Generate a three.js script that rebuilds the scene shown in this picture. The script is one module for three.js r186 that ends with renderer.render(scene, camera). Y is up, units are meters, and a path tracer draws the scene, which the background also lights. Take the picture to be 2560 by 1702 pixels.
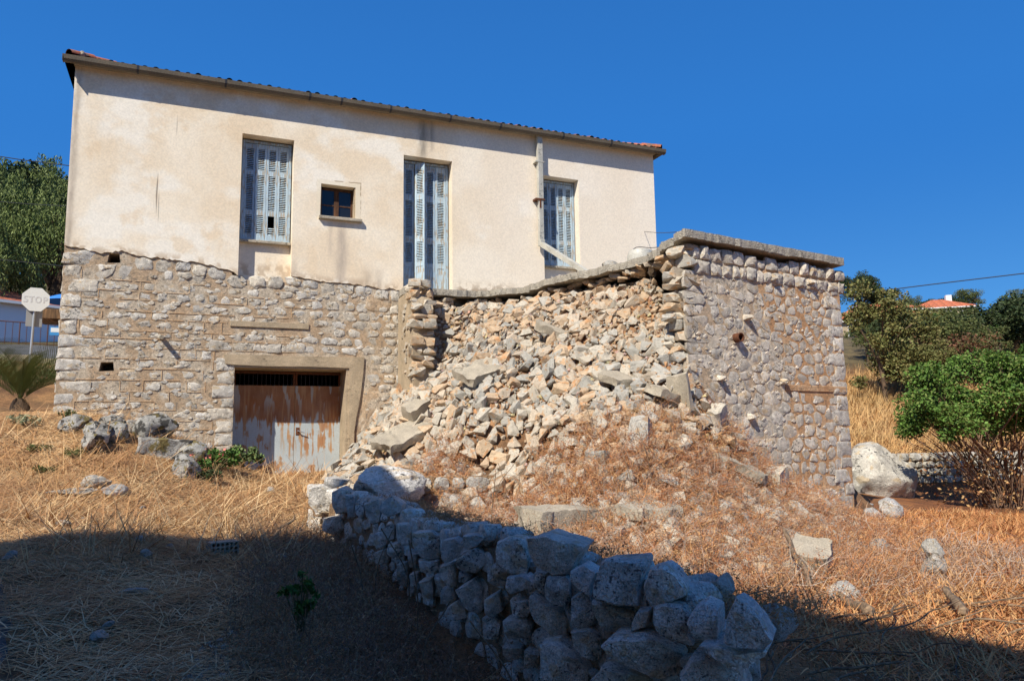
import * as THREE from 'three';
import { mergeGeometries, mergeVertices, toCreasedNormals } from 'three/addons/utils/BufferGeometryUtils.js';
import { ConvexGeometry } from 'three/addons/geometries/ConvexGeometry.js';
import { FontLoader } from 'three/addons/loaders/FontLoader.js';
import { TextGeometry } from 'three/addons/geometries/TextGeometry.js';

// ---------------------------------------------------------------- camera, sky, sun, exposure
const scene = new THREE.Scene();
const camera = new THREE.PerspectiveCamera(48.2547, 1024 / 680, 0.1, 2000);
camera.position.set(0, 1.6, 15.6);
camera.up.set(-0.03635793, 0.99161064, 0.12404205);
camera.lookAt(0.38749674, 1.72840193, 14.68711489);

const SUN = new THREE.Vector3(-1.3, 1.6, 1.0).normalize();
{ // clear deep-blue sky, paler towards the horizon and (a little) towards the sun
  const w = 512, h = 256, d = new Float32Array(w * h * 4);
  const zen = [0.009, 0.060, 0.25], mid = [0.027, 0.17, 0.525], hor = [0.14, 0.44, 0.85], low = [0.10, 0.10, 0.09];
  for (let j = 0; j < h; j++) for (let i = 0; i < w; i++) {
    const el = ((j + 0.5) / h - 0.5) * Math.PI, az = ((i + 0.5) / w - 0.5) * 2 * Math.PI;
    const y = Math.sin(el), dir = new THREE.Vector3(Math.cos(el) * Math.cos(az), y, Math.cos(el) * Math.sin(az));
    const c = Math.max(0, dir.dot(SUN)), halo = 0.10 * Math.pow(c, 6) + 0.25 * Math.pow(c, 40);
    for (let k = 0; k < 3; k++) {
      let v;
      if (y < 0) v = low[k];
      else { const t = Math.min(1, y / 0.38), s = Math.min(1, Math.max(0, (y - 0.38) / 0.6)); v = y < 0.38 ? hor[k] + (mid[k] - hor[k]) * (1 - (1 - t) * (1 - t)) : mid[k] + (zen[k] - mid[k]) * s; v += halo * [0.9, 0.95, 1.0][k]; }
      d[(j * w + i) * 4 + k] = v;
    }
    d[(j * w + i) * 4 + 3] = 1;
  }
  const t = new THREE.DataTexture(d, w, h, THREE.RGBAFormat, THREE.FloatType);
  t.mapping = THREE.EquirectangularReflectionMapping; t.magFilter = t.minFilter = THREE.LinearFilter; t.needsUpdate = true;
  scene.background = t; scene.environment = t;
}
const sun = new THREE.DirectionalLight(new THREE.Color().setRGB(1.0, 0.94, 0.83), 5.0);
sun.position.copy(SUN).multiplyScalar(80).add(new THREE.Vector3(4, 0, 4)); sun.target.position.set(4, 0, 4);
sun.castShadow = true; sun.shadow.mapSize.set(4096, 4096); sun.shadow.radius = 1;
Object.assign(sun.shadow.camera, { left: -45, right: 45, top: 45, bottom: -45, near: 1, far: 220 });
scene.add(sun, sun.target);
const renderer = new THREE.WebGLRenderer({ antialias: true });
renderer.toneMapping = THREE.LinearToneMapping; renderer.toneMappingExposure = 1.2;
renderer.shadowMap.enabled = true; renderer.setSize(1024, 680);

// ---------------------------------------------------------------- random numbers and noise
function RNG(seed) { let a = seed >>> 0; const f = () => { a = (a + 0x6D2B79F5) | 0; let t = Math.imul(a ^ (a >>> 15), 1 | a); t = (t + Math.imul(t ^ (t >>> 7), 61 | t)) ^ t; return ((t ^ (t >>> 14)) >>> 0) / 4294967296; }; f.r = (lo, hi) => lo + (hi - lo) * f(); f.i = (n) => Math.floor(f() * n); return f; }
const h3 = (x, y, z) => { let n = Math.imul(x, 374761393) ^ Math.imul(y, 668265263) ^ Math.imul(z, 2147483647 ^ 1013904223); n = Math.imul(n ^ (n >>> 13), 1274126177); n ^= n >>> 16; return (n >>> 0) / 4294967296; };
const fade = (t) => t * t * (3 - 2 * t), lerp = (a, b, t) => a + (b - a) * t, clamp = (v, a = 0, b = 1) => Math.min(b, Math.max(a, v));
const sstep = (a, b, v) => fade(clamp((v - a) / (b - a)));
function noise3(x, y, z) {
  const X = Math.floor(x), Y = Math.floor(y), Z = Math.floor(z), u = fade(x - X), v = fade(y - Y), w = fade(z - Z);
  const g = (i, j, k) => h3(X + i, Y + j, Z + k);
  return lerp(lerp(lerp(g(0, 0, 0), g(1, 0, 0), u), lerp(g(0, 1, 0), g(1, 1, 0), u), v), lerp(lerp(g(0, 0, 1), g(1, 0, 1), u), lerp(g(0, 1, 1), g(1, 1, 1), u), v), w) * 2 - 1;
}
const fbm3 = (x, y, z, o = 4) => { let s = 0, a = 0.5; for (let i = 0; i < o; i++) { s += a * noise3(x, y, z); x = x * 2.03 + 7.1; y = y * 2.03 + 3.7; z = z * 2.03 + 1.3; a *= 0.5; } return s; };
const TBL = new Float32Array(65536); { const r = RNG(99); for (let i = 0; i < 65536; i++) TBL[i] = r(); }
function pn(x, y, p, q, s) { // periodic value noise, 0..1
  let X = Math.floor(x), Y = Math.floor(y), u = x - X, v = y - Y; u = u * u * (3 - 2 * u); v = v * v * (3 - 2 * v); X = X % p; if (X < 0) X += p; Y = Y % q; if (Y < 0) Y += q;
  const X2 = X + 1 === p ? 0 : X + 1, Y2 = Y + 1 === q ? 0 : Y + 1, k = s * 6971, a = Y * 31337 + k, b = Y2 * 31337 + k; X = X * 1619; const Z = X2 * 1619;
  const A = TBL[(X + a) & 65535], B = TBL[(Z + a) & 65535], C = TBL[(X + b) & 65535], D = TBL[(Z + b) & 65535];
  const t = A + (B - A) * u; return t + (C + (D - C) * u - t) * v;
}
function pf(u, v, p, q, o, s = 0) { let r = 0, a = 0.5, t = 0; for (let i = 0; i < o; i++) { r += a * pn(u * p, v * q, p, q, s + i * 17); t += a; a *= 0.55; p *= 2; q *= 2; } return r / t; }

// ---------------------------------------------------------------- textures and materials
function tex(w, h, fn, srgb = true) {
  const d = new Uint8Array(w * h * 4);
  for (let j = 0; j < h; j++) for (let i = 0; i < w; i++) { const c = fn((i + 0.5) / w, (j + 0.5) / h), k = (j * w + i) * 4; for (let n = 0; n < 3; n++) d[k + n] = clamp(Math.round(typeof c === 'number' ? c : c[n]), 0, 255); d[k + 3] = 255; }
  const t = new THREE.DataTexture(d, w, h, THREE.RGBAFormat); t.wrapS = t.wrapT = THREE.RepeatWrapping; t.magFilter = THREE.LinearFilter; t.minFilter = THREE.LinearMipmapLinearFilter; t.generateMipmaps = true;
  if (srgb) t.colorSpace = THREE.SRGBColorSpace; t.needsUpdate = true; return t;
}
const mix3 = (a, b, t) => [lerp(a[0], b[0], t), lerp(a[1], b[1], t), lerp(a[2], b[2], t)];
// grey limestone with dark lichen specks and white spots (1 m tile)
const speck = (u, v, n, th, s) => sstep(th, th + 0.12, pf(u, v, n, n, 3, s));
const lichenA = (u, v) => clamp(speck(u, v, 34, 0.6, 5) * sstep(0.42, 0.6, pf(u, v, 4, 4, 3, 9)) + 0.6 * speck(u, v, 90, 0.66, 6) * sstep(0.35, 0.6, pf(u, v, 6, 6, 2, 19)));
const T = {};
T.stone = tex(1024, 1024, (u, v) => { const b = pf(u, v, 8, 8, 5, 1), f = pf(u, v, 120, 120, 2, 2); let g = 180 + 64 * (b - 0.5) + 50 * (f - 0.5); let c = [g * 1.01, g * 0.99, g * 0.955]; c = mix3(c, [58, 58, 58], 0.8 * lichenA(u, v)); c = mix3(c, [214, 212, 204], 0.7 * speck(u, v, 16, 0.64, 31)); c = mix3(c, [176, 150, 112], 0.5 * speck(u, v, 7, 0.62, 41)); return c; });
T.stoneClean = tex(512, 512, (u, v) => { const b = pf(u, v, 6, 6, 5, 51), f = pf(u, v, 90, 90, 2, 52); const g = 214 + 46 * (b - 0.5) + 34 * (f - 0.5); let c = [g, g * 0.972, g * 0.92]; c = mix3(c, [214, 160, 110], 0.55 * speck(u, v, 5, 0.58, 53)); return mix3(c, [150, 146, 138], 0.55 * speck(u, v, 14, 0.62, 54)); });
T.stoneBump = tex(512, 512, (u, v) => 255 * clamp(0.15 + 0.55 * pf(u, v, 7, 7, 6, 61) + 0.3 * Math.abs(pf(u, v, 18, 18, 4, 62) - 0.5) * 2 - 0.35 * speck(u, v, 40, 0.62, 63)), false);
T.mortar = tex(768, 768, (u, v) => { const b = pf(u, v, 5, 5, 5, 71), f = pf(u, v, 150, 150, 2, 72), g = pf(u, v, 40, 40, 3, 73); let c = mix3([176, 151, 122], [188, 173, 151], sstep(0.35, 0.65, b)); const k = 1 + 0.34 * (f - 0.5) + 0.3 * (g - 0.5); c = c.map((x) => x * k); return mix3(c, [112, 104, 92], 0.6 * speck(u, v, 22, 0.64, 74)); });
T.mortarBump = tex(512, 512, (u, v) => 255 * clamp(0.5 * pf(u, v, 12, 12, 5, 81) + 0.5 * pf(u, v, 90, 90, 2, 82)), false);
T.concrete = tex(512, 512, (u, v) => { const b = pf(u, v, 4, 4, 5, 91), f = pf(u, v, 110, 110, 2, 92); const g = 172 + 52 * (b - 0.5) + 46 * (f - 0.5); let c = [g * 1.01, g * 0.965, g * 0.885]; return mix3(c, [92, 88, 80], 0.65 * speck(u, v, 26, 0.62, 93) * sstep(0.4, 0.6, pf(u, v, 3, 3, 3, 94))); });
T.ground = tex(768, 768, (u, v) => { const b = pf(u, v, 5, 5, 5, 101), f = pf(u, v, 200, 60, 2, 102), e = pf(u, v, 60, 200, 2, 103), g = pf(u, v, 16, 16, 4, 104); const k = 0.72 + 0.5 * (b - 0.2) + 0.5 * (Math.max(f, e) - 0.55) + 0.35 * (g - 0.5); return [206 * k, 196 * k, 180 * k]; });
T.asphalt = tex(512, 512, (u, v) => { const f = pf(u, v, 160, 160, 2, 111), b = pf(u, v, 4, 4, 4, 112); const g = 96 + 44 * (b - 0.5) + 96 * (f - 0.5); return [g, g * 0.99, g * 0.97]; });
T.terracotta = tex(256, 256, (u, v) => { const b = pf(u, v, 4, 4, 5, 121), f = pf(u, v, 60, 60, 2, 122); const k = 0.8 + 0.55 * (b - 0.4) + 0.3 * (f - 0.5); let c = [206 * k, 116 * k, 78 * k]; return mix3(c, [120, 112, 98], 0.7 * speck(u, v, 12, 0.56, 123)); });
T.wood = tex(256, 512, (u, v) => { const g = pf(u, v, 60, 4, 3, 131), b = pf(u, v, 5, 3, 4, 132), pe = sstep(0.52, 0.64, 0.6 * pf(u, v, 12, 10, 4, 133) + 0.4 * pf(u, v, 40, 6, 2, 134)); const k = 1 + 0.25 * (g - 0.5) + 0.16 * (b - 0.5); const paint = [158 * k, 178 * k, 192 * k], bare = [150 * k, 138 * k, 122 * k]; return mix3(paint, bare, 0.8 * pe); });
T.bark = tex(256, 256, (u, v) => { const g = pf(u, v, 30, 5, 4, 141); const k = 0.6 + 0.8 * (g - 0.1); return [150 * k, 132 * k, 112 * k]; });
T.fine = tex(512, 512, (u, v) => 255 * (0.5 * pf(u, v, 20, 20, 4, 151) + 0.5 * pf(u, v, 120, 120, 2, 152)), false);
T.moss = tex(512, 512, (u, v) => { const b = pf(u, v, 8, 8, 5, 161), f = pf(u, v, 120, 120, 2, 162); const g = 165 + 70 * (b - 0.5) + 50 * (f - 0.5); let c = [g, g * 0.98, g * 0.93]; c = mix3(c, [52, 50, 46], 0.85 * sstep(0.5, 0.62, pf(u, v, 5, 5, 5, 163))); return mix3(c, [112, 96, 44], 0.8 * sstep(0.55, 0.66, pf(u, v, 6, 6, 5, 164))); });
const rep = (t, x, y = x) => { const c = t.clone(); c.repeat.set(x, y); c.needsUpdate = true; return c; };
const std = (o) => new THREE.MeshStandardMaterial({ roughness: 0.92, metalness: 0, ...o });
const lin = (r, g, b) => new THREE.Color().setRGB(r, g, b), hex = (h) => new THREE.Color(h);
const M = {
  stone: std({ map: T.stone, bumpMap: rep(T.stoneBump, 2), bumpScale: 0.03, vertexColors: true }),
  stoneFlat: std({ map: T.stone, bumpMap: rep(T.stoneBump, 3), bumpScale: 0.012, vertexColors: true }),
  rubble: [[1, 0.93, 0.82], [0.97, 0.85, 0.71], [0.84, 0.83, 0.8], [1, 0.78, 0.56], [0.68, 0.68, 0.66], [0.94, 0.89, 0.8]].map((c) => std({ map: T.stoneClean, color: lin(...c.map((x) => x * 0.8)), bumpMap: T.stoneBump, bumpScale: 0.015 })),
  rock: [[1, 1, 1], [0.86, 0.86, 0.87], [1.0, 0.97, 0.9]].map((c) => std({ map: T.stone, color: lin(...c), bumpMap: rep(T.stoneBump, 2), bumpScale: 0.02 })),
  mossRock: std({ map: T.moss, bumpMap: rep(T.stoneBump, 2), bumpScale: 0.03 }),
  mortar: std({ map: T.mortar, bumpMap: rep(T.mortarBump, 2), bumpScale: 0.014 }),
  mortarGrey: std({ map: T.mortar, color: lin(1.12, 1.14, 1.16), bumpMap: rep(T.mortarBump, 2), bumpScale: 0.014 }),
  mortarRed: std({ map: T.mortar, color: lin(1.1, 0.84, 0.62), bumpMap: rep(T.mortarBump, 2), bumpScale: 0.014 }),
  tape: std({ map: T.mortar, color: lin(1.12, 1.0, 0.86) }),
  concrete: std({ map: T.concrete, color: lin(1, 0.95, 0.86), bumpMap: rep(T.mortarBump, 2), bumpScale: 0.015 }),
  concreteWarm: std({ map: T.concrete, color: lin(1, 0.86, 0.68), bumpMap: rep(T.mortarBump, 2), bumpScale: 0.01 }),
  earth: std({ map: T.ground, color: lin(0.72, 0.5, 0.32), bumpMap: T.mortarBump, bumpScale: 0.05 }),
  ground: std({ map: T.ground, vertexColors: true, bumpMap: rep(T.mortarBump, 2), bumpScale: 0.03 }),
  asphalt: std({ map: T.asphalt, color: lin(0.62, 0.62, 0.62), bumpMap: T.fine, bumpScale: 0.006 }),
  tile: [[1, 1, 1], [0.8, 0.82, 0.85], [0.6, 0.66, 0.72]].map((c) => std({ map: T.terracotta, color: lin(...c) })),
  roofFar: std({ map: T.terracotta, color: lin(1.1, 0.95, 0.85) }),
  shutter: std({ map: rep(T.wood, 3, 1.2), roughness: 0.8, bumpMap: rep(T.fine, 2), bumpScale: 0.002 }),
  shutterPale: std({ map: rep(T.wood, 2.3, 0.9), color: lin(1.25, 1.2, 1.12), roughness: 0.8 }),
  darkWood: std({ map: T.bark, color: lin(0.36, 0.2, 0.12) }),
  deadWood: std({ map: T.bark, color: lin(0.8, 0.72, 0.62) }),
  bark: std({ map: T.bark, color: lin(0.45, 0.38, 0.32) }),
  glass: std({ color: lin(0.012, 0.015, 0.02), roughness: 0.12 }),
  zinc: std({ map: rep(T.concrete, 1), color: lin(1.1, 1.16, 1.2), roughness: 0.5 }),
  gutter: std({ map: rep(T.concrete, 0.7), color: lin(0.34, 0.3, 0.24), roughness: 0.7 }),
  rustIron: std({ map: T.fine, color: lin(0.24, 0.085, 0.035), roughness: 0.95 }),
  steel: std({ color: lin(0.42, 0.44, 0.46), roughness: 0.5, metalness: 0.6 }),
  white: std({ color: lin(0.78, 0.78, 0.76), roughness: 0.8 }),
  wire: std({ color: lin(0.03, 0.03, 0.035), roughness: 0.7 }),
};
const plasterFar = std({ map: T.concrete, color: lin(1.5, 1.5, 1.5) });

// ---------------------------------------------------------------- object helpers
const taken = {};
const numbered = (n) => { taken[n] = (taken[n] || 0) + 1; return taken[n] === 1 ? n : n + '_' + String(taken[n] - 1).padStart(3, '0'); };
const shade = (o) => { o.castShadow = o.receiveShadow = true; return o; };
function mesh(name, geo, mat, parent) { const m = shade(new THREE.Mesh(geo, mat)); m.name = parent === scene ? numbered(name) : name; parent.add(m); return m; }
function tag(o, label, category, group) { o.userData.label = label; o.userData.category = category; if (group) o.userData.group = group; return o; }
function thing(name, label, category, pos = [0, 0, 0], turn = 0, group) { const g = new THREE.Group(); g.name = numbered(name); g.position.set(...pos); g.rotation.y = turn; scene.add(g); return tag(g, label, category, group); }
function part(name, parent) { const g = new THREE.Group(); g.name = name; parent.add(g); return g; }
const struct = (name, geo, mat) => { const m = mesh(name, geo, mat, scene); m.userData.kind = 'structure'; return m; };
const V = (x, y, z) => new THREE.Vector3(x, y, z);
const merge = (list) => { const a = list.map((g) => (g.index ? g.toNonIndexed() : g)); const keep = ['position', 'normal', 'uv', 'color'].filter((k) => a.every((g) => g.attributes[k])); a.forEach((g) => Object.keys(g.attributes).forEach((k) => { if (!keep.includes(k)) g.deleteAttribute(k); })); return mergeGeometries(a); };
function boxUV(g, s = 1, off = [0, 0]) { // uv in metres / s, projected along each face's main axis
  if (g.index) g = g.toNonIndexed();
  const p = g.attributes.position, uv = new Float32Array(p.count * 2), a = V(), b = V(), c = V();
  for (let i = 0; i < p.count; i += 3) {
    a.fromBufferAttribute(p, i); b.fromBufferAttribute(p, i + 1); c.fromBufferAttribute(p, i + 2);
    const n = b.clone().sub(a).cross(c.clone().sub(a)), X = Math.abs(n.x), Y = Math.abs(n.y), Z = Math.abs(n.z);
    [a, b, c].forEach((q, k) => { const [u, v] = X > Y && X > Z ? [q.z, q.y] : Y > Z ? [q.x, q.z] : [q.x, q.y]; uv[(i + k) * 2] = u / s + off[0]; uv[(i + k) * 2 + 1] = v / s + off[1]; });
  }
  g.setAttribute('uv', new THREE.BufferAttribute(uv, 2)); return g;
}
function tint(g, c) { const n = g.attributes.position.count, a = new Float32Array(n * 3); for (let i = 0; i < n; i++) a.set(c, i * 3); g.setAttribute('color', new THREE.BufferAttribute(a, 3)); return g; }
function box(x0, x1, y0, y1, z0, z1, uvs = 1) { const g = new THREE.BoxGeometry(x1 - x0, y1 - y0, z1 - z0); g.translate((x0 + x1) / 2, (y0 + y1) / 2, (z0 + z1) / 2); return boxUV(g, uvs); }
// box with small chamfers
function cbox(x0, x1, y0, y1, z0, z1, b = 0.006, uvs = 1) {
  const s = new THREE.Shape(); s.moveTo(x0 + b, y0 + b); s.lineTo(x1 - b, y0 + b); s.lineTo(x1 - b, y1 - b); s.lineTo(x0 + b, y1 - b); s.closePath();
  const g = new THREE.ExtrudeGeometry(s, { depth: z1 - z0 - 2 * b, bevelEnabled: true, bevelThickness: b, bevelSize: b, bevelSegments: 1 }); g.translate(0, 0, z0 + b); return boxUV(g, uvs);
}
function bar(a, b, r0, r1 = r0, n = 6, uvs = 1) { const d = b.clone().sub(a), L = d.length(); const g = new THREE.CylinderGeometry(r1, r0, L, n, 1); g.applyQuaternion(new THREE.Quaternion().setFromUnitVectors(V(0, 1, 0), d.normalize())); const m = a.clone().add(b).multiplyScalar(0.5); g.translate(m.x, m.y, m.z); return g; }
function tube(pts, r, seg = 24, n = 5) { return new THREE.TubeGeometry(new THREE.CatmullRomCurve3(pts), seg, r, n, false); }
function extrude(pts, depth, holes = []) { const s = new THREE.Shape(pts.map((p) => new THREE.Vector2(p[0], p[1]))); for (const h of holes) s.holes.push(new THREE.Path(h.map((p) => new THREE.Vector2(p[0], p[1])))); return new THREE.ExtrudeGeometry(s, { depth, bevelEnabled: false }); }
// stone that fills an outline in a wall face: local x, y in the face, z outward
function chaikin(p, k = 2) { for (let t = 0; t < k; t++) { const q = []; for (let i = 0; i < p.length; i++) { const a = p[i], b = p[(i + 1) % p.length]; q.push([a[0] * 0.75 + b[0] * 0.25, a[1] * 0.75 + b[1] * 0.25], [a[0] * 0.25 + b[0] * 0.75, a[1] * 0.25 + b[1] * 0.75]); } p = q; } return p; }
function resample(p, n) { const L = [0]; for (let i = 0; i < p.length; i++) { const a = p[i], b = p[(i + 1) % p.length]; L.push(L[i] + Math.hypot(b[0] - a[0], b[1] - a[1])); } const out = []; let k = 0; for (let i = 0; i < n; i++) { const s = (i / n) * L[p.length]; while (L[k + 1] < s) k++; const a = p[k], b = p[(k + 1) % p.length], t = (s - L[k]) / (L[k + 1] - L[k] || 1); out.push([lerp(a[0], b[0], t), lerp(a[1], b[1], t)]); } return out; }
function polyStone(poly, o) {
  const { n = 12, bulge = 0.03, back = 0.05, rough = 0.006, seed = 1, smooth = 1, tilt = 0.08, uvs = 1, freq = 9, facet = 1, crease = 0.7, edge = 0.84, scales = [1, 0.95, 0.8, 0.5] } = o, r = RNG(seed * 7919 + 13);
  let p = resample(smooth ? chaikin(poly, smooth) : poly, n), cx = 0, cy = 0, size = 0; p.forEach((q) => { cx += q[0] / n; cy += q[1] / n; }); p.forEach((q) => (size = Math.max(size, Math.hypot(q[0] - cx, q[1] - cy))));
  const tx = r.r(-tilt, tilt), ty = r.r(-tilt, tilt), pos = [], idx = [], ox = r.r(0, 50), F = []; for (let i = 0; i < 4; i++) { const a = (i + r()) * 1.57; F.push([Math.cos(a), Math.sin(a), r.r(0.85, 1.35), r.r(0.2, 1.1) * facet]); }
  const put = (x, y, z) => { const q = (k) => fbm3(x * freq + ox + k, y * freq, z * freq + k * 3, 3); pos.push(x + rough * 0.9 * q(9.1), y + rough * 0.9 * q(4.7), z + (z > 0 ? (x - cx) * tx + (y - cy) * ty : 0) + rough * 1.6 * q(0)); };
  const top = (x, y, s) => { let z = lerp(0.12, 1, sstep(1.0, edge, s)); for (const [a, b, c, k] of F) z = Math.min(z, c - (k * ((x - cx) * a + (y - cy) * b)) / size); return Math.max(0.06, z) * bulge; };
  for (const q of p) put(cx + (q[0] - cx) * 0.94, cy + (q[1] - cy) * 0.94, -back);
  for (const s of scales) for (const q of p) { const x = cx + (q[0] - cx) * s, y = cy + (q[1] - cy) * s; put(x, y, top(x, y, s)); }
  put(cx, cy, top(cx, cy, 0)); const R = scales.length + 1;
  for (let k = 0; k < R - 1; k++) for (let i = 0; i < n; i++) { const a = k * n + i, b = k * n + (i + 1) % n; idx.push(a, b, a + n, b, b + n, a + n); }
  const l = (R - 1) * n, c = R * n; for (let i = 0; i < n; i++) idx.push(l + i, l + (i + 1) % n, c);
  let g = new THREE.BufferGeometry(); g.setAttribute('position', new THREE.Float32BufferAttribute(pos, 3)); g.setIndex(idx); g = toCreasedNormals(g, crease);
  return boxUV(g, uvs, [r.r(0, 1), r.r(0, 1)]);
}
// interlocking outlines: the cells round scattered seeds, wider than high
function cells(seeds, sx, x0, x1, y0, y1) {
  const P = seeds.map(([x, y]) => [x / sx, y]), X0 = x0 / sx, X1 = x1 / sx;
  return P.map((p, i) => { let poly = [[X0, y0], [X1, y0], [X1, y1], [X0, y1]];
    for (let j = 0; j < P.length && poly.length; j++) { if (j === i) continue; const q = P[j], dx = q[0] - p[0], dy = q[1] - p[1]; if (dx * dx + dy * dy > 0.8) continue; const mx = (p[0] + q[0]) / 2, my = (p[1] + q[1]) / 2, f = (v) => (v[0] - mx) * dx + (v[1] - my) * dy, out = []; for (let k = 0; k < poly.length; k++) { const a = poly[k], b = poly[(k + 1) % poly.length], fa = f(a), fb = f(b); if (fa <= 0) out.push(a); if (fa * fb < 0) { const t = fa / (fa - fb); out.push([lerp(a[0], b[0], t), lerp(a[1], b[1], t)]); } } poly = out; }
    return poly.map(([x, y]) => [x * sx, y]); });
}
const centroid = (p) => { let x = 0, y = 0; p.forEach((q) => { x += q[0] / p.length; y += q[1] / p.length; }); return [x, y]; };
const polyArea = (p) => { let a = 0; p.forEach((q, i) => { const b = p[(i + 1) % p.length]; a += q[0] * b[1] - b[0] * q[1]; }); return Math.abs(a) / 2; };
// draw an outline in by a gap and fray it
function inset(p, gap, fray, r) { const [cx, cy] = centroid(p), m = resample(p, Math.max(8, p.length * 2)); return m.map(([x, y]) => { const d = Math.hypot(x - cx, y - cy) || 1, k = Math.max(0.35, (d - gap * r.r(0.5, 1.5)) / d) * (1 - fray * r()); return [cx + (x - cx) * k, cy + (y - cy) * k]; }); }
// angular rock: an icosphere cut by random planes, then roughened; about unit radius
const rockCache = {};
function rock(seed, detail = 2, cuts = 9, rough = 0.06, flat = 0.62) {
  const key = [seed, detail, cuts, rough, flat].join(); if (rockCache[key]) return rockCache[key];
  const r = RNG(seed * 131 + 7), P = []; for (let i = 0; i < cuts; i++) { const v = V(r.r(-1, 1), r.r(-1, 1), r.r(-1, 1)).normalize(); P.push([v, r.r(flat, 0.95)]); }
  const g = new THREE.IcosahedronGeometry(1, detail), p = g.attributes.position, v = V(), o = r.r(0, 90);
  for (let i = 0; i < p.count; i++) { v.fromBufferAttribute(p, i).normalize(); let R = 1.05; for (const [n, d] of P) { const k = v.dot(n); if (k > 0.05) R = Math.min(R, d / k); } R *= 1 + rough * fbm3(v.x * 2.6 + o, v.y * 2.6, v.z * 2.6, 4) * 2; p.setXYZ(i, v.x * R, v.y * R, v.z * R); }
  g.deleteAttribute('normal'); g.deleteAttribute('uv');
  const out = boxUV(toCreasedNormals(mergeVertices(g, 1e-4), detail > 3 ? 0.5 : 0.6), 2.2, [r.r(0, 1), r.r(0, 1)]); return (rockCache[key] = out);
}
// sharp-edged fragment: the hull of a few points, with its edges left crisp
function shard(seed, n = 13, boxy = 0.7, chip = 0) {
  const key = 's' + [seed, n, boxy, chip].join(); if (rockCache[key]) return rockCache[key]; const r = RNG(seed * 977 + 3), pts = [];
  for (let i = 0; i < n; i++) { const v = V(r.r(-1, 1), r.r(-1, 1), r.r(-1, 1)).normalize(), f = (t) => Math.sign(t) * Math.abs(t) ** boxy; pts.push(V(f(v.x), f(v.y), f(v.z)).multiplyScalar(r.r(0.72, 1))); }
  let g = new ConvexGeometry(pts);
  if (chip) { const q = g.attributes.position, v = [], A = V(), B = V(), C = V(); for (let i = 0; i < q.count; i += 3) { A.fromBufferAttribute(q, i); B.fromBufferAttribute(q, i + 1); C.fromBufferAttribute(q, i + 2); const ab = A.clone().lerp(B, 0.5), bc = B.clone().lerp(C, 0.5), ca = C.clone().lerp(A, 0.5); for (const t of [[A, ab, ca], [ab, B, bc], [ca, bc, C], [ab, bc, ca]]) for (const k of t) { const l = k.length(), f = 1 + chip * fbm3(k.x * 3 + seed, k.y * 3, k.z * 3, 3) * 2; v.push(k.x * f, k.y * f, k.z * f); } } g = new THREE.BufferGeometry(); g.setAttribute('position', new THREE.Float32BufferAttribute(v, 3)); g = toCreasedNormals(mergeVertices(g, 1e-4), 0.45); }
  return (rockCache[key] = boxUV(g, 2.6, [r.r(0, 1), r.r(0, 1)]));
}
function shardMesh(name, parent, seed, pos, size, rot, mat, boxy = 0.5) { const m = mesh(name, shard(seed, 15, boxy, 0.09), mat, parent); m.position.set(...pos); m.scale.set(...size); m.rotation.set(...rot); return m; }
function rockMesh(name, parent, seed, pos, size, rot, mat, detail = 2, cuts, rough, flat) { const m = mesh(name, rock(seed, detail, cuts, rough, flat), mat, parent); m.position.set(...pos); m.scale.set(...size); m.rotation.set(...rot); return m; }
// smooth surface through scattered heights
function surface(pts) {
  const n = pts.length, A = [], ph = (r) => r; for (let i = 0; i < n; i++) { const row = []; for (let j = 0; j < n; j++) row.push(ph(Math.hypot(pts[i][0] - pts[j][0], pts[i][1] - pts[j][1]))); row[i] += 0.02; row.push(1, pts[i][2]); A.push(row); }
  A.push([...Array(n).fill(1), 0, 0]); const N = n + 1;
  for (let k = 0; k < N; k++) { let m = k; for (let i = k + 1; i < N; i++) if (Math.abs(A[i][k]) > Math.abs(A[m][k])) m = i; [A[k], A[m]] = [A[m], A[k]]; for (let i = k + 1; i < N; i++) { const f = A[i][k] / A[k][k]; if (f) for (let j = k; j <= N; j++) A[i][j] -= f * A[k][j]; } }
  const w = Array(N).fill(0); for (let k = N - 1; k >= 0; k--) { let s = A[k][N]; for (let j = k + 1; j < N; j++) s -= A[k][j] * w[j]; w[k] = s / A[k][k]; }
  return (x, z) => { let s = w[n]; for (let i = 0; i < n; i++) s += w[i] * ph(Math.hypot(x - pts[i][0], z - pts[i][1])); return s; };
}
function grid(xs, zs, hf, color, uvs = 2) {
  const nx = xs.length, nz = zs.length, pos = new Float32Array(nx * nz * 3), uv = new Float32Array(nx * nz * 2), col = color && new Float32Array(nx * nz * 3), idx = [];
  for (let j = 0; j < nz; j++) for (let i = 0; i < nx; i++) { const k = j * nx + i; pos.set([xs[i], hf(xs[i], zs[j]), zs[j]], k * 3); uv.set([xs[i] / uvs, zs[j] / uvs], k * 2); if (col) col.set(color(xs[i], zs[j]), k * 3); if (i && j) idx.push(k - nx - 1, k - 1, k - nx, k - 1, k, k - nx); }
  const g = new THREE.BufferGeometry(); g.setAttribute('position', new THREE.BufferAttribute(pos, 3)); g.setAttribute('uv', new THREE.BufferAttribute(uv, 2)); if (col) g.setAttribute('color', new THREE.BufferAttribute(col, 3)); g.setIndex(idx); g.computeVertexNormals(); return g;
}
const range = (a, b, s) => { const o = []; for (let x = a; x <= b + 1e-6; x += s) o.push(x); return o; };

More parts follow.
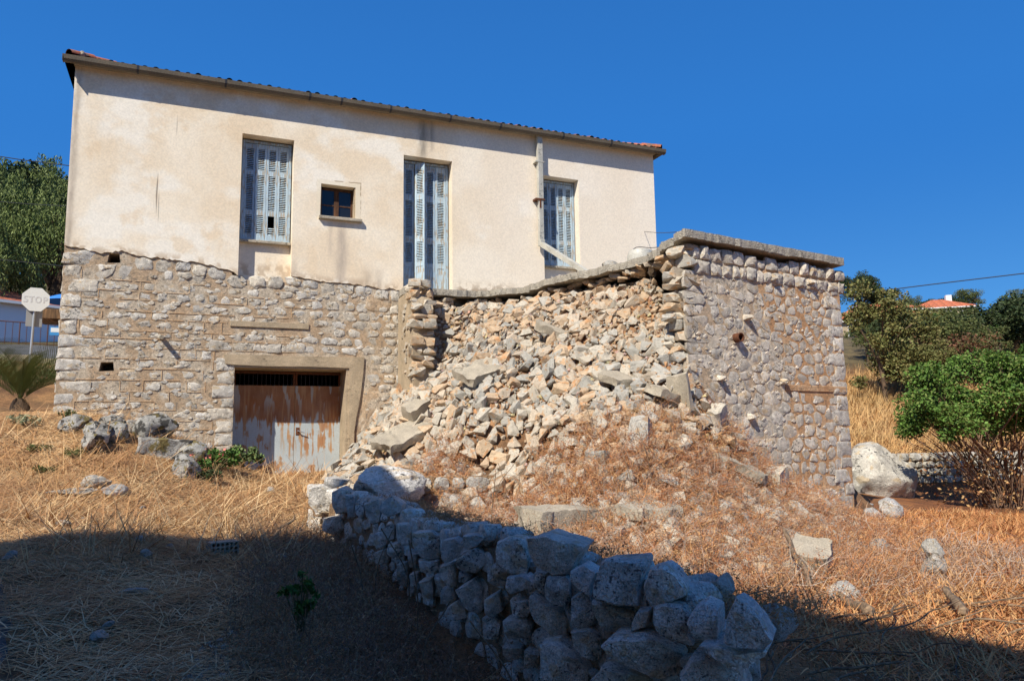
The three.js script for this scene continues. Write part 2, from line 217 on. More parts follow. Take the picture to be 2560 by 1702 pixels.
// ================================================================ SETTING: ground, roads
const gPts = [[-2.2, 0, 2.18], [-1.5, 0.1, 2.1], [-0.8, 0.1, 1.93], [-0.25, 0.1, 1.72], [0.8, 0.1, 1.12], [1.5, -0.4, 0.88], [2.4, -0.3, 0.95], [3.3, 0.4, 1.15], [1.6, 3.5, 0.25], [2, 6, 0.12], [2, 9, 0.02], [2, 13, 0], [0, 15.6, 0], [0.3, 12, 0.03], [-1.1, 9.6, 0.15], [-1.27, 7.9, 0.42], [-0.54, 6.3, 0.56], [0.34, 6.3, 0.38], [-2.5, 2, 1.25], [-0.5, 2, 1.22], [0.8, 2, 0.82], [2.3, 2, 0.8], [11, 5.2, 0.2], [9.5, 7.5, 0.05], [7.5, 9.6, 0], [5, 10.5, 0], [12, 10, -0.05], [16, 2, 0.1], [17.6, 1.6, 0.1], [20.2, 2.2, 0.08], [8, 14, -0.05], [16, 8, -0.08], [25, 6, 0.1],
  [-3.55, -4.4, 2.42], [-3.8, -7, 3.62], [-4.2, -8.9, 3.9], [-6, -19.3, 5.5], [-8, -24.4, 6.1], [-2.6, -3, 2.35], [-8, 0, 2], [-8, 8, 0.9], [-8, 15, 0.1], [-12, -8, 3.9], [-16, -19, 5.6], [3, -5, 1.6], [9, -8, 1.6], [14, -3, 1.3],
  [21.8, -3.5, 2.3], [18.2, -1.2, 1.15], [20.5, -0.4, 1.25], [24, -5, 2.7], [27.3, -5.3, 3.4], [38, -17, 7], [52, -26, 8.6], [58, -35, 10], [80, -42, 13.6], [92, -54, 15], [122, -72, 21], [60, -39, 13.6], [45, -14, 5.6], [40, -8, 4.4],
  [220, -150, 30], [-120, -110, 26], [-15, -64, 17], [10, -80, 19], [-120, 60, 0], [150, 100, 0], [0, 150, -1], [60, 30, 1], [120, -10, 9]];
const gBase = surface(gPts);
const groundH = (x, z) => { const d = Math.hypot(x - 4, z - 4); return gBase(x, z) + (d < 40 ? 0.05 * fbm3(x * 0.9, 3, z * 0.9, 3) + 0.022 * fbm3(x * 4, 5, z * 4, 2) : 0.4 * fbm3(x * 0.08, 1, z * 0.08, 3)); };
const far = (a, b) => { const o = []; let s = 0.5, x = a; while (Math.abs(x - a) < b) { s *= 1.22; x += s; o.push(x); } return o; };
const xs = [...far(0, 700).reverse().map((v) => -10 - v), ...range(-10, 14, 0.2), ...range(14.4, 30, 0.4), ...far(30.2, 700)];
const zs = [...far(0, 700).reverse().map((v) => -12 - v), ...range(-12, 17, 0.2), ...far(17.2, 400)];
const roadEdge = (z) => -1.08 - 0.21 * Math.max(0, 9.2 - z) - 0.006 * Math.max(0, 9.2 - z) ** 2 + 0.10 * fbm3(z * 1.3, 2, 0, 3) + 0.05 * fbm3(z * 6, 2, 7, 2);
function groundColor(x, z) { // what lies on the soil: straw left, rusty dry grass right, scrub on the hill
  const n = fbm3(x * 0.5, 9, z * 0.5, 4), m = fbm3(x * 2.2, 4, z * 2.2, 3);
  let c = mix3([0.34, 0.19, 0.095], [0.56, 0.36, 0.175], clamp(0.45 + n * 1.3 + m * 0.8));
  const right = sstep(4, 8, x); c = mix3(c, mix3([0.44, 0.18, 0.065], [0.58, 0.28, 0.1], clamp(0.5 + n + m)), right);
  const hill = sstep(26, 34, Math.hypot(x - 4, z - 8)); c = mix3(c, mix3([0.12, 0.12, 0.05], [0.30, 0.24, 0.12], clamp(0.5 + n)), hill); return c;
}
struct('ground', grid(xs, zs, groundH, groundColor), M.ground);
{ // asphalt lane at the left, and the road across the top of the bank
  const zz = range(-2, 40, 0.25), pos = [], uv = [], idx = [], n = 9;
  zz.forEach((z, j) => { const e = roadEdge(z); for (let i = 0; i < n; i++) { const x = e - (i / (n - 1)) * 3.1; pos.push(x, groundH(x, z) + (i === 0 ? 0.002 : 0.03), z); uv.push(x, z); if (j && i) { const a = (j - 1) * n + i - 1, b = j * n + i - 1; idx.push(a, a + 1, b, a + 1, b + 1, b); } } });
  const g = new THREE.BufferGeometry(); g.setAttribute('position', new THREE.Float32BufferAttribute(pos, 3)); g.setAttribute('uv', new THREE.Float32BufferAttribute(uv, 2)); g.setIndex(idx); g.computeVertexNormals(); struct('asphalt_lane', g, M.asphalt);
  struct('road', grid(range(-22, -1.5, 0.5), range(-21.5, -9.6, 0.5), (x, z) => groundH(x, z) + 0.06), std({ map: T.asphalt, color: lin(0.8, 0.8, 0.8) }));
  const kerb = []; for (let x = -14; x < -2; x += 1) kerb.push(box(x, x + 0.98, groundH(x, -9.5) - 0.1, groundH(x, -9.5) + 0.14, -9.6, -9.42)); struct('kerb', merge(kerb), M.concrete);
}

// ================================================================ HOUSE
const X0 = -2.22, X1 = 10.58, EAVE = 8.68;
const house = thing('house', 'old two storey house with cream plaster above a rubble stone ground floor', 'house', [0, 0, 0]);
const plasterLine = [[-2.25, 5.23], [-2.05, 5.2], [-1.9, 5.2], [-1.59, 5.13], [-1.3, 5.19], [-1.03, 5.13], [-0.79, 5.09], [-0.52, 5.1], [-0.24, 5.09], [0.04, 5.06], [0.27, 5.07], [0.59, 4.96], [0.775, 4.89], [1.79, 4.93], [2.02, 4.9], [2.47, 4.86], [2.93, 4.86], [3.28, 4.84], [3.64, 4.79], [4.02, 4.8], [4.11, 4.7], [5.225, 4.6], [10.7, 4.5]];
const lineAt = (x) => { for (let i = 0; i < plasterLine.length - 1; i++) { const [a, b] = [plasterLine[i], plasterLine[i + 1]]; if (x <= b[0]) return lerp(a[1], b[1], clamp((x - a[0]) / (b[0] - a[0]))); } return 4.5; };
const W1 = [0.775, 1.79, 7.8], DR = [4.11, 5.225, 7.8], W3 = [7.47, 8.42, 7.76], SW = [2.34, 3.07, 6.24, 6.93];
{
  // plaster: one colour map over the whole front, with its stains, patches and cracks where the photograph has them
  const px = (u) => X0 - 0.05 + u * 12.9, py = (v) => 4.4 + v * 4.4;
  T.plaster = tex(1792, 640, (u, v) => {
    const x = px(u), y = py(v), b = pf(u, v, 13, 4, 6, 201), s = pf(u, v, 11, 5, 5, 202), f = pf(u, v, 520, 180, 2, 203), q = pf(u, v, 26, 9, 5, 204);
    let c = mix3([229, 210, 181], [237, 224, 201], sstep(0.3, 0.7, b)); c = mix3(c, [241, 235, 221], 0.75 * sstep(0.54, 0.72, s)); c = mix3(c, [222, 196, 160], 0.45 * sstep(0.56, 0.7, q) * sstep(6, 0, x));
    c = mix3(c, [233, 222, 206], 0.6 * sstep(4.5, 7, x)); const k = 1 + 0.10 * (f - 0.5); c = c.map((t) => t * k);
    const streak = (x0, w, y0, y1, a, col) => { const wv = w * (0.6 + 0.8 * pn(y * 3, x0, 99, 99, 4)); const t = Math.exp(-(((x - x0 + 0.05 * (pn(y * 2.2, x0 * 3, 99, 99, 8) - 0.5)) / wv) ** 2)) * sstep(y0 - 0.25, y0 + 0.1, y) * sstep(y1 + 0.1, y1 - 0.25, y) * (0.35 + 0.9 * pf(u, v, 300, 22, 3, 205)); c = mix3(c, col, clamp(a * t)); };
    streak(2.79, 0.10, 4.9, 6.15, 0.55, [150, 138, 128]); streak(2.55, 0.05, 5.5, 6.15, 0.35, [160, 148, 136]); streak(4.55, 0.09, 7.85, 8.7, 0.7, [120, 112, 100]); streak(4.75, 0.05, 8.1, 8.7, 0.5, [130, 120, 108]);
    streak(-0.72, 0.009, 6.1, 6.75, 1.0, [112, 100, 88]); streak(-0.68, 0.006, 5.9, 6.4, 0.8, [130, 116, 100]); streak(-0.45, 0.009, 7.75, 7.95, 0.9, [120, 108, 96]); streak(3.35, 0.12, 4.8, 5.25, 0.4, [150, 132, 112]); streak(3.6, 0.08, 4.8, 5.2, 0.4, [140, 124, 106]); streak(-2.16, 0.06, 5.2, 8.7, 0.6, [150, 136, 120]); streak(1.85, 0.08, 4.9, 5.3, 0.4, [160, 140, 116]);
    const base = sstep(0.42, 0.0, y - 4.75 - 0.12 * (q - 0.5)) * sstep(5.2, 5.5, x) * sstep(6.9, 6.4, x) * sstep(0.36, 0.55, pf(u, v, 90, 30, 4, 206)); c = mix3(c, [120, 98, 76], 0.85 * base);
    const lip = sstep(0.16, 0.02, y - lineAt(x) - 0.06 * (q - 0.5)) * sstep(4.2, 3.9, x); c = mix3(c, [176, 152, 124], 0.55 * lip * sstep(0.35, 0.6, pf(u, v, 120, 40, 3, 207)));
    const rw = Math.max(Math.abs(x - 2.72) - 0.46, Math.abs(y - 6.6) - 0.43 - 0.03 * (pf(u, v, 80, 30, 2, 208) - 0.5)); c = mix3(c, [222, 208, 178], 0.4 * sstep(0.02, -0.02, rw)); c = mix3(c, [150, 128, 100], 0.75 * sstep(0.016, 0.004, Math.abs(rw + 0.02 * (q - 0.5))) * sstep(0.42, 0.56, pf(u, v, 60, 22, 3, 209)) * sstep(6.2, 6.4, y));
    return c;
  });
  T.plasterBump = tex(1024, 512, (u, v) => 255 * clamp(0.6 * pf(u, v, 40, 14, 5, 211) + 0.4 * pf(u, v, 300, 110, 2, 212)), false);
  M.plaster = std({ map: T.plaster, bumpMap: T.plasterBump, bumpScale: 0.0025 });
  const plasterUV = (g) => { const p = g.attributes.position, a = new Float32Array(p.count * 2); for (let i = 0; i < p.count; i++) { const d = p.getZ(i) * 0.7; a[i * 2] = (p.getX(i) + d - X0 + 0.05) / 12.9; a[i * 2 + 1] = (p.getY(i) + d - 4.4) / 4.4; } g.setAttribute('uv', new THREE.BufferAttribute(a, 2)); return g; };
  // outline with the ragged lower edge; window and door slots run up from below
  const r = RNG(5), out = [[X1, EAVE], [X0, EAVE]], rag = (x) => lineAt(x) + 0.035 * fbm3(x * 6, 1, 1, 3) + 0.02 * noise3(x * 21, 2, 2);
  const run = (a, b) => { for (let x = a; x < b - 0.01; x += r.r(0.025, 0.06)) out.push([x, rag(x)]); };
  const slot = ([a, b, t]) => { out.push([a, rag(a)], [a, t], [b, t - 0.005], [b, rag(b)]); };
  run(X0, W1[0]); slot(W1); run(W1[1] + 0.03, DR[0]); slot(DR); run(DR[1] + 0.03, W3[0]); slot(W3); run(W3[1] + 0.03, X1); out.push([X1, 4.5]);
  const hole = [[SW[0], SW[2]], [SW[1], SW[2]], [SW[1], SW[3]], [SW[0] + 0.01, SW[3] + 0.01]];
  const pg = extrude(out, 0.3, [hole]); pg.translate(0, 0, -0.3); mesh('plaster_wall', plasterUV(pg), M.plaster, house).userData.label = 'cream plaster of the upper floor with a ragged lower edge';
  mesh('window_apron', plasterUV(box(W1[0], W1[1], 4.8, 5.6, -0.4, -0.25)), M.plaster, house); mesh('window_apron', plasterUV(box(W3[0], W3[1], 4.6, 5.58, -0.4, -0.22)), M.plaster, house);
  // other sides and floor of the house
  const side = (n, m, ...b) => mesh(n, box(...b, 2), m, house);
  const pSide = std({ map: rep(T.concrete, 0.5), color: lin(1.15, 1.08, 0.95) });
  side('side_wall', pSide, X0, X0 + 0.45, 5.2, EAVE, -9, -0.31); side('side_wall', M.mortarGrey, X0, X0 + 0.45, 0.8, 5.19, -9, -0.77);
  side('side_wall', pSide, X1 - 0.45, X1, 0.8, EAVE, -9, -0.31); side('back_wall', pSide, X0 + 0.46, X1 - 0.46, 0.8, EAVE, -9, -8.6); side('attic_floor', M.concrete, X0 + 0.46, X1 - 0.46, EAVE - 0.25, EAVE - 0.05, -8.59, -0.31); side('upper_floor', M.concrete, X0 + 0.46, X1 - 0.46, 4.3, 4.55, -8.59, -0.77);
}
// stone ground floor
const stoneWall = part('stone_wall', house);
const inHole = [[-1.52, 4.95, 0.22, 0.2], [-1.56, 2.93, 0.25, 0.18]];
{
  const top = []; for (let x = 4.6; x > X0; x -= 0.1) top.push([x, (x > W1[0] - 0.1 && x < W1[1] + 0.1) || x > DR[0] - 0.15 ? 4.8 : lineAt(x) + 0.14]); top.push([X0, 5.35]);
  const g = extrude([[X0, 0.3], [0.77, 0.3], [0.77, 3.1], [2.99, 3.1], [2.99, 0.3], [10.5, 0.3], [10.5, 4.6], ...top], 0.72, inHole.map(([x, y, w, h]) => [[x, y], [x + w, y + 0.02], [x + w - 0.02, y + h], [x + 0.03, y + h - 0.01]]));
  g.translate(0, 0, -0.75); mesh('mortar_bed', boxUV(g, 1.3), M.mortar, stoneWall);
  inHole.forEach(([x, y, w, h]) => mesh('hole_lining', box(x - 0.1, x + w + 0.1, y - 0.1, y + h + 0.1, -0.9, -0.8), M.mortar, stoneWall));
  // stones: rough courses, each an uneven lump bedded in the mortar
  const r = RNG(21), list = [], tapes = [], free = (x0, x1, y0, y1) => {
    const hit = (a, b, c, d) => x1 > a && x0 < b && y1 > c && y0 < d;
    if (hit(0.5, 3.3, 0, 3.34) || hit(0.66, 2.2, 3.82, 3.93)) return false; for (const [x, y, w, h] of inHole) if (hit(x, x + w, y, y + h)) return false; return true;
  };
  const groundAt = (x) => groundH(x, 0.05) - 0.05;
  const grey = () => { const g = r.r(1.0, 1.35), w = r.r(0.02, 0.16); return [g, g * (0.985 - w * 0.4), g * (0.955 - w)]; };
  const block = (x0, x1, y0, y1, o) => { if (!free(x0, x1, y0, y1) && !o.force) return; const w = x1 - x0, h = y1 - y0, j = () => r.r(-0.05, 0.05); list.push({ poly: [[x0 + w * j(), y0 + h * j()], [x0 + w * 0.5, y0 + h * j() * 0.6], [x1 + w * j() * 0.5, y0 + h * j()], [x1 + w * j() * 0.4, y0 + h * 0.5], [x1 + w * j(), y1 + h * j()], [x0 + w * 0.5, y1 + h * j() * 0.6], [x0 + w * j(), y1 + h * j()], [x0 + w * j() * 0.3, y0 + h * 0.5]], area: w * h * 1.5, o }); };
  // dressed quoins at the left corner and beside the garage door
  let y = 2.1, q = 0; while (y < 4.98) { const h = r.r(0.19, 0.27), w = q++ % 2 ? r.r(0.26, 0.34) : r.r(0.5, 0.62); block(X0 - 0.012, X0 + w, y, y + h - 0.018, { bulge: 0.014, col: grey(), n: 18, rough: 0.012 }); y += h; }
  for (let yy = 1.0; yy < 3.02;) { const h = r.r(0.2, 0.3); block(0.77 - r.r(0.28, 0.5), 0.766, yy, yy + h - 0.018, { bulge: 0.014, col: grey(), force: 1, n: 18, rough: 0.012 }); yy += h; }
  for (const [a, b] of [[0.76, 1.15], [1.18, 1.62], [1.66, 2.1], [0.3, 0.72]]) block(a, b, 3.36, 3.36 + r.r(0.17, 0.24), { bulge: 0.015, col: grey(), n: 16, rough: 0.014 });
  // rubble courses: interlocking outlines round jittered seeds
  const seeds = []; let row = 0; for (y = 0.95; y < 4.78; row++) { const h = r.r(0.14, 0.225); let x = X0 + 0.36 + r.r(0, 0.2); while (x < 4.02) { const w = r.r(0.18, 0.5); seeds.push([x + w / 2, y + h / 2 + r.r(-0.03, 0.03)]); x += w; }
    if (y > 1.2) for (let a = X0 + 0.3; a < 2.1;) { const L = r.r(0.2, 0.42); if (y > groundAt(a) && y < lineAt(a) - 0.35 && free(a, a + L, y - 0.02, y + 0.02) && r() < 0.7) tapes.push(box(a, a + L, y - 0.007, y + 0.007, -0.036, -0.022 + r.r(0, 0.004))); if (r() < 0.5 && y < lineAt(a) - 0.55 && free(a, a + 0.02, y, y + h)) tapes.push(box(a - 0.006, a + 0.006, y + 0.008, y + h - 0.012, -0.036, -0.023 + r.r(0, 0.004))); a += L + r.r(0, 0.08); }
    y += h; }
  cells(seeds, 1.45, X0 + 0.3, 4.03, 0.8, 4.95).forEach((c, i) => { if (c.length < 3) return; const [cx, cy] = centroid(c), rough = cx > 2.1, xa = c.map((v) => v[0]), ya = c.map((v) => v[1]); if (cy > lineAt(cx) - 0.3 || cy < groundAt(cx) - 0.05 || !free(Math.min(...xa) + 0.03, Math.max(...xa) - 0.03, Math.min(...ya) + 0.03, Math.max(...ya) - 0.03) || polyArea(c) < 0.008) return; if (r() < 0.05) return; const k = r(); list.push({ poly: inset(c, rough ? 0.014 : k < 0.25 ? 0.05 : 0.026, rough ? 0.16 : 0.26, r), area: polyArea(c), o: { bulge: r.r(0.001, 0.013) * (rough ? 1.8 : 1), col: grey(), rough: 0.01, n: 13 } }); });
  // loose top course under the ragged plaster
  { const sd = []; for (let x = -1.95; x < 4.05;) { const w = r.r(0.2, 0.46); sd.push([x + w / 2, lineAt(x + w / 2) - 0.14 + r.r(-0.02, 0.03)]); if (r() < 0.45) sd.push([x + w / 2 + r.r(-0.05, 0.05), lineAt(x + w / 2) - 0.28]); x += w; }
    for (let x = -2; x < 4.1; x += 0.25) sd.push([x, lineAt(x) - 0.42], [x, lineAt(x) + 0.14]);
    cells(sd, 1.2, X0 + 0.05, 4.05, 4.2, 5.4).forEach((c, i) => { if (c.length < 3) return; const [cx, cy] = centroid(c); if (Math.abs(cy - lineAt(cx) + 0.16) > 0.13 || !free(cx - 0.06, cx + 0.06, cy - 0.05, cy + 0.05)) return; list.push({ poly: inset(c, 0.014, 0.12, r), area: polyArea(c) * 1.6, o: { bulge: r.r(0.008, 0.04), col: grey(), rough: 0.016, n: 18 } }); }); }
  list.sort((a, b) => b.area - a.area); const rest = [];
  list.forEach((s, i) => { const g = tint(polyStone(s.poly, { n: s.o.n ?? 13, bulge: s.o.bulge + 0.006, back: 0.06, rough: s.o.rough ?? 0.012, seed: i + 3, smooth: 0, uvs: 0.8, freq: 16, tilt: 0.1, scales: [1, 0.93, 0.55] }), s.o.col); g.translate(0, 0, -0.035); if (i < 300) mesh('stone', g, M.stoneFlat, stoneWall); else rest.push(g); });
  for (let i = 0; i < 520; i++) { const cx = r.r(X0 + 0.3, 4), cy = r.r(1.1, 4.8), s = r.r(0.025, 0.06); if (cy < lineAt(cx) - 0.1 && cy > groundAt(cx) && free(cx - s, cx + s, cy - s, cy + s)) rest.push(tint(polyStone([[cx - s * 1.6, cy - s * 0.4], [cx, cy - s], [cx + s * 1.5, cy], [cx + s * 0.2, cy + s * 0.8]], { n: 7, bulge: 0.022, back: 0.03, rough: 0.008, seed: i + 900, scales: [1, 0.8], smooth: 0 }), grey()).translate(0, 0, -0.035)); }
  mesh('small_stones', merge(rest), M.stoneFlat, stoneWall).userData.kind = 'stuff';
  const tp = mesh('pointing_lines', merge(tapes), M.tape, stoneWall); tp.userData.kind = 'stuff';
  // trowelled cement patches near the wing
  const patch = (pts, seed) => mesh('cement_patch', polyStone(inset(pts, 0.03, 0.3, r), { n: 60, bulge: 0.016, back: 0.03, rough: 0.02, seed, smooth: 1, tilt: 0.005, freq: 6, scales: [1, 0.97, 0.9, 0.6, 0.3], facet: 0.1 }).translate(0, 0, -0.03), M.mortarGrey, stoneWall);
  patch([[3.3, 4.72], [3.98, 4.74], [3.97, 4.36], [3.6, 4.2], [3.2, 4.32]], 61); patch([[3.24, 2.9], [3.6, 2.72], [3.96, 2.8], [3.95, 2.1], [3.5, 1.6], [3.14, 1.5], [3.18, 2.2]], 62);
  mesh('timber_lintel', cbox(0.66, 2.16, 3.86, 3.97, -0.2, 0.0, 0.004), M.concreteWarm, stoneWall);
  const st = bar(V(-0.56, 3.61, -0.2), V(-0.53, 3.57, 0.2), 0.045, 0.04, 8); mesh('pipe_stub', st, M.concrete, stoneWall);
}
// garage door
{
  const g = part('garage_door', house); g.userData.label = 'rusty double steel garage door in a cement surround';
  const jag = RNG(8), lint = [[0.57, 3.3], [1.3, 3.31], [2.2, 3.305], [3.29, 3.32], [3.27, 3.0], [3.24, 2.7], [3.2, 2.4], [3.14, 2.1], [3.1, 1.8], [3.09, 0.6], [2.99, 0.6], [2.985, 3.09], [2.2, 3.1], [1.4, 3.09], [0.77, 3.105], [0.6, 3.12]];
  const lg = extrude(lint, 0.1); lg.translate(0, 0, -0.09); mesh('cement_surround', boxUV(lg), M.concreteWarm, g);
  mesh('jamb_plaster', box(2.93, 2.988, 0.6, 3.09, -0.7, -0.02), M.concreteWarm, g); mesh('soffit', box(0.77, 2.93, 3.06, 3.094, -0.7, -0.02), M.concreteWarm, g);
  T.rust = tex(512, 512, (u, v) => { const b = pf(u, v, 6, 5, 5, 301), s = pf(u, v, 60, 3, 4, 302), f = pf(u, v, 140, 140, 2, 303); const y = v + 0.22 * (s - 0.5) + 0.2 * (b - 0.5); let c = [188, 197, 198].map((x) => x * (0.96 + 0.1 * (b - 0.5) + 0.08 * (f - 0.5))); let k = sstep(0.57, 0.63, y) * (0.75 + 0.5 * (b - 0.3)); k = Math.max(k, 0.8 * sstep(0.56, 0.66, 0.55 * pf(u, v, 7, 5, 5, 304) + 0.45 * s) * sstep(0.16, 0.3, v)); k = Math.max(k, 0.7 * sstep(0.6, 0.7, pf(u, v, 16, 9, 4, 309))); k = Math.max(k, 0.9 * sstep(0.07, 0.02, v - 0.12 * (s - 0.4))); k = Math.max(k, 0.5 * sstep(0.62, 0.74, s) * sstep(0.2, 0.5, v)); const hole = sstep(0.6, 0.66, pf(u, v, 30, 4, 3, 305)) * sstep(0.62, 0.9, v); k = k * (1 - 0.75 * hole); let rust = mix3([122, 66, 34], [186, 118, 60], pf(u, v, 14, 5, 4, 306)); rust = mix3(rust, [196, 150, 96], 0.5 * sstep(0.5, 0.7, s)); return mix3(c, rust, clamp(k)); });
  const rustMat = std({ map: T.rust, roughness: 0.75, bumpMap: T.fine, bumpScale: 0.002 });
  const leaf = (x0, x1, lab, off) => {
    const L = g;
    const pg = cbox(x0, x1, 0.75, 2.76, -0.71, -0.68, 0.004); const p = pg.attributes.position, uv = pg.attributes.uv; for (let i = 0; i < p.count; i++) uv.setXY(i, (p.getX(i) - x0) / 1.25 * 0.55 + off, (p.getY(i) - 0.86) / 1.9); mesh('door_leaf', pg, rustMat, L).userData.label = lab;
    mesh('top_rail', cbox(x0, x1, 3.0, 3.05, -0.715, -0.675, 0.004), M.rustIron, L);
    for (const xx of [x0, x1 - 0.04]) mesh('stile', cbox(xx, xx + 0.04, 2.76, 3.0, -0.715, -0.675, 0.004), M.rustIron, L);
    for (let x = x0 + 0.12; x < x1 - 0.06; x += 0.085) mesh('grille_bar', bar(V(x, 2.75, -0.695), V(x, 3.01, -0.695), 0.006), M.wire, L);
    return L;
  };
  leaf(0.79, 1.995, 'left leaf with rust over pale blue paint', 0.02); const R = leaf(2.0, 2.93, 'right leaf with rusted upper half and a latch handle', 0.45);
  mesh('handle', merge([bar(V(2.07, 1.83, -0.68), V(2.07, 1.83, -0.61), 0.014), bar(V(2.07, 1.83, -0.62), V(2.2, 1.79, -0.615), 0.012, 0.01)]), M.steel, R); mesh('lock_plate', cbox(2.03, 2.1, 1.74, 1.9, -0.682, -0.672, 0.003), M.rustIron, R);
}
// shuttered windows and the terrace door
function shutterLeaf(parent, w, h, o = {}) { // local: x 0..w, y 0..h, z 0 front
  const L = new THREE.Group(), st = w * 0.2, mat = o.mat ?? M.shutter, d = 0.035, rails = o.rails, sub = [];
  sub.push(cbox(0, st, 0, h, -d, 0, 0.004, 1), cbox(w - st, w, 0, h, -d, 0, 0.004, 1));
  for (const [a, b] of rails) sub.push(cbox(st, w - st, a * h, b * h, -d, -0.003, 0.003, 1));
  mesh('shutter_leaf', merge(sub), mat, L);
  const lv = [], r = RNG(o.seed ?? 3);
  for (let k = 0; k < rails.length - 1; k++) { const a = rails[k][1] * h, b = rails[k + 1][0] * h; if (o.panel === k) { mesh('panel', cbox(st, w - st, a, b, -d + 0.004, -0.012, 0.004), mat, L); continue; }
    const n = Math.round((b - a) / 0.038); for (let i = 0; i < n; i++) { const y = a + ((i + 0.5) / n) * (b - a); if (o.gap && y > o.gap[0] * h && y < o.gap[1] * h) continue; const s = new THREE.BoxGeometry(w - 2 * st, 0.006, 0.034); s.rotateX(0.85 + r.r(-0.06, 0.06)); if (r() < (o.worn ?? 0.03)) s.rotateZ(r.r(-0.22, 0.22)); s.translate(w / 2, y, -d / 2); lv.push(s); } }
  mesh('louvres', boxUV(merge(lv), 1), mat, L).userData.kind = 'stuff'; return L;
}
const RAILS = [[0, 0.065], [0.26, 0.31], [0.675, 0.725], [0.95, 1]];
function window4(name, label, x0, x1, y0, y1, z, leaves, fr = 0.05) {
  const w = part(name, house); w.userData.label = label;
  mesh('window_frame', merge([cbox(x0, x0 + fr, y0, y1, z - 0.08, z, 0.004), cbox(x1 - fr, x1, y0, y1, z - 0.08, z, 0.004), cbox(x0 + fr + 0.001, x1 - fr - 0.001, y1 - fr, y1, z - 0.08, z, 0.004)]), M.shutter, w);
  const lw = (x1 - x0 - 2 * fr) / 4;
  leaves.forEach((o, i) => { const L = shutterLeaf(w, lw - 0.004, y1 - fr - y0 - 0.02, { rails: RAILS, seed: i + x0 * 7, ...o }); L.position.set(x0 + fr + i * lw + 0.002 + (o.dx ?? 0), y0 + 0.01, z - 0.012 + (o.dz ?? 0)); L.rotation.y = o.turn ?? 0; L.updateMatrix(); for (const c of [...L.children]) { c.applyMatrix4(L.matrix); w.add(c); } });
  return w;
}
{
  const a = window4('shuttered_window', 'tall shuttered window above the garage door with a missing louvre panel', W1[0] + 0.02, W1[1] - 0.02, 5.66, 7.77, -0.24, [{ dz: -0.01 }, { mat: M.shutterPale, worn: 0.02 }, { mat: M.shutterPale, worn: 0.22, gap: [0.135, 0.255] }, { mat: M.shutterPale }]);
  mesh('sill', cbox(W1[0] + 0.002, W1[1] - 0.002, 5.6, 5.655, -0.42, -0.14, 0.006), M.concrete, a);
  const DR4 = [[0, 0.045], [0.215, 0.25], [0.40, 0.445], [0.72, 0.765], [0.955, 1]];
  window4('shuttered_door', 'tall shuttered terrace door with one leaf folded forward', DR[0] + 0.02, DR[1] - 0.02, 4.72, 7.77, -0.24, [{ rails: DR4, panel: 0, dz: -0.02 }, { rails: DR4, panel: 0, mat: M.shutterPale, turn: -0.75, dz: 0.02, worn: 0.12 }, { rails: DR4, panel: 0, dz: -0.01 }, { rails: DR4, panel: 0, mat: M.shutterPale }]);
  const b = window4('shuttered_window', 'shuttered window behind the downpipe', W3[0] + 0.02, W3[1] - 0.02, 5.64, 7.73, -0.22, [{ dz: -0.01 }, { mat: M.shutter, worn: 0.1 }, { mat: M.shutterPale, worn: 0.08 }, { mat: M.shutterPale }]);
  mesh('sill', cbox(W3[0] + 0.002, W3[1] - 0.002, 5.58, 5.635, -0.4, -0.13, 0.006), M.concrete, b);
  const s = part('small_window', house); s.userData.label = 'small square window with dark panes and brown wooden frame';
  const z = -0.2; mesh('reveal', merge([box(SW[0] + 0.002, SW[0] + 0.02, SW[2], SW[3], -0.299, -0.02), box(SW[1] - 0.02, SW[1] - 0.002, SW[2], SW[3], -0.299, -0.02)]), M.concreteWarm, s);
  const fx0 = SW[0] + 0.022, fx1 = SW[1] - 0.022, fy0 = SW[2] + 0.004, fy1 = SW[3] - 0.01;
  mesh('window_frame', merge([cbox(fx0, fx0 + 0.04, fy0, fy1, z - 0.05, z, 0.004), cbox(fx1 - 0.04, fx1, fy0, fy1, z - 0.05, z, 0.004), cbox(fx0 + 0.041, fx1 - 0.041, fy1 - 0.045, fy1, z - 0.05, z, 0.004), cbox(fx0 + 0.041, fx1 - 0.041, fy0, fy0 + 0.04, z - 0.05, z, 0.004), cbox((fx0 + fx1) / 2 - 0.05, (fx0 + fx1) / 2 + 0.05, fy0 + 0.041, fy1 - 0.046, z - 0.04, z + 0.01, 0.004)]), M.darkWood, s);
  for (const [a0, b0] of [[fx0 + 0.04, (fx0 + fx1) / 2 - 0.05], [(fx0 + fx1) / 2 + 0.05, fx1 - 0.04]]) { mesh('glazing_bar', cbox(a0, b0, fy0 + 0.29, fy0 + 0.315, z - 0.03, z - 0.004, 0.003), M.darkWood, s); mesh('pane', box(a0, b0, fy0 + 0.04, fy0 + 0.29, z - 0.024, z - 0.018), M.glass, s); mesh('pane', box(a0, b0, fy0 + 0.315, fy1 - 0.045, z - 0.024, z - 0.018), M.glass, s); }
  mesh('sill', cbox(2.31, 3.2, 6.17, 6.235, -0.25, 0.09, 0.008), M.concrete, s);
}
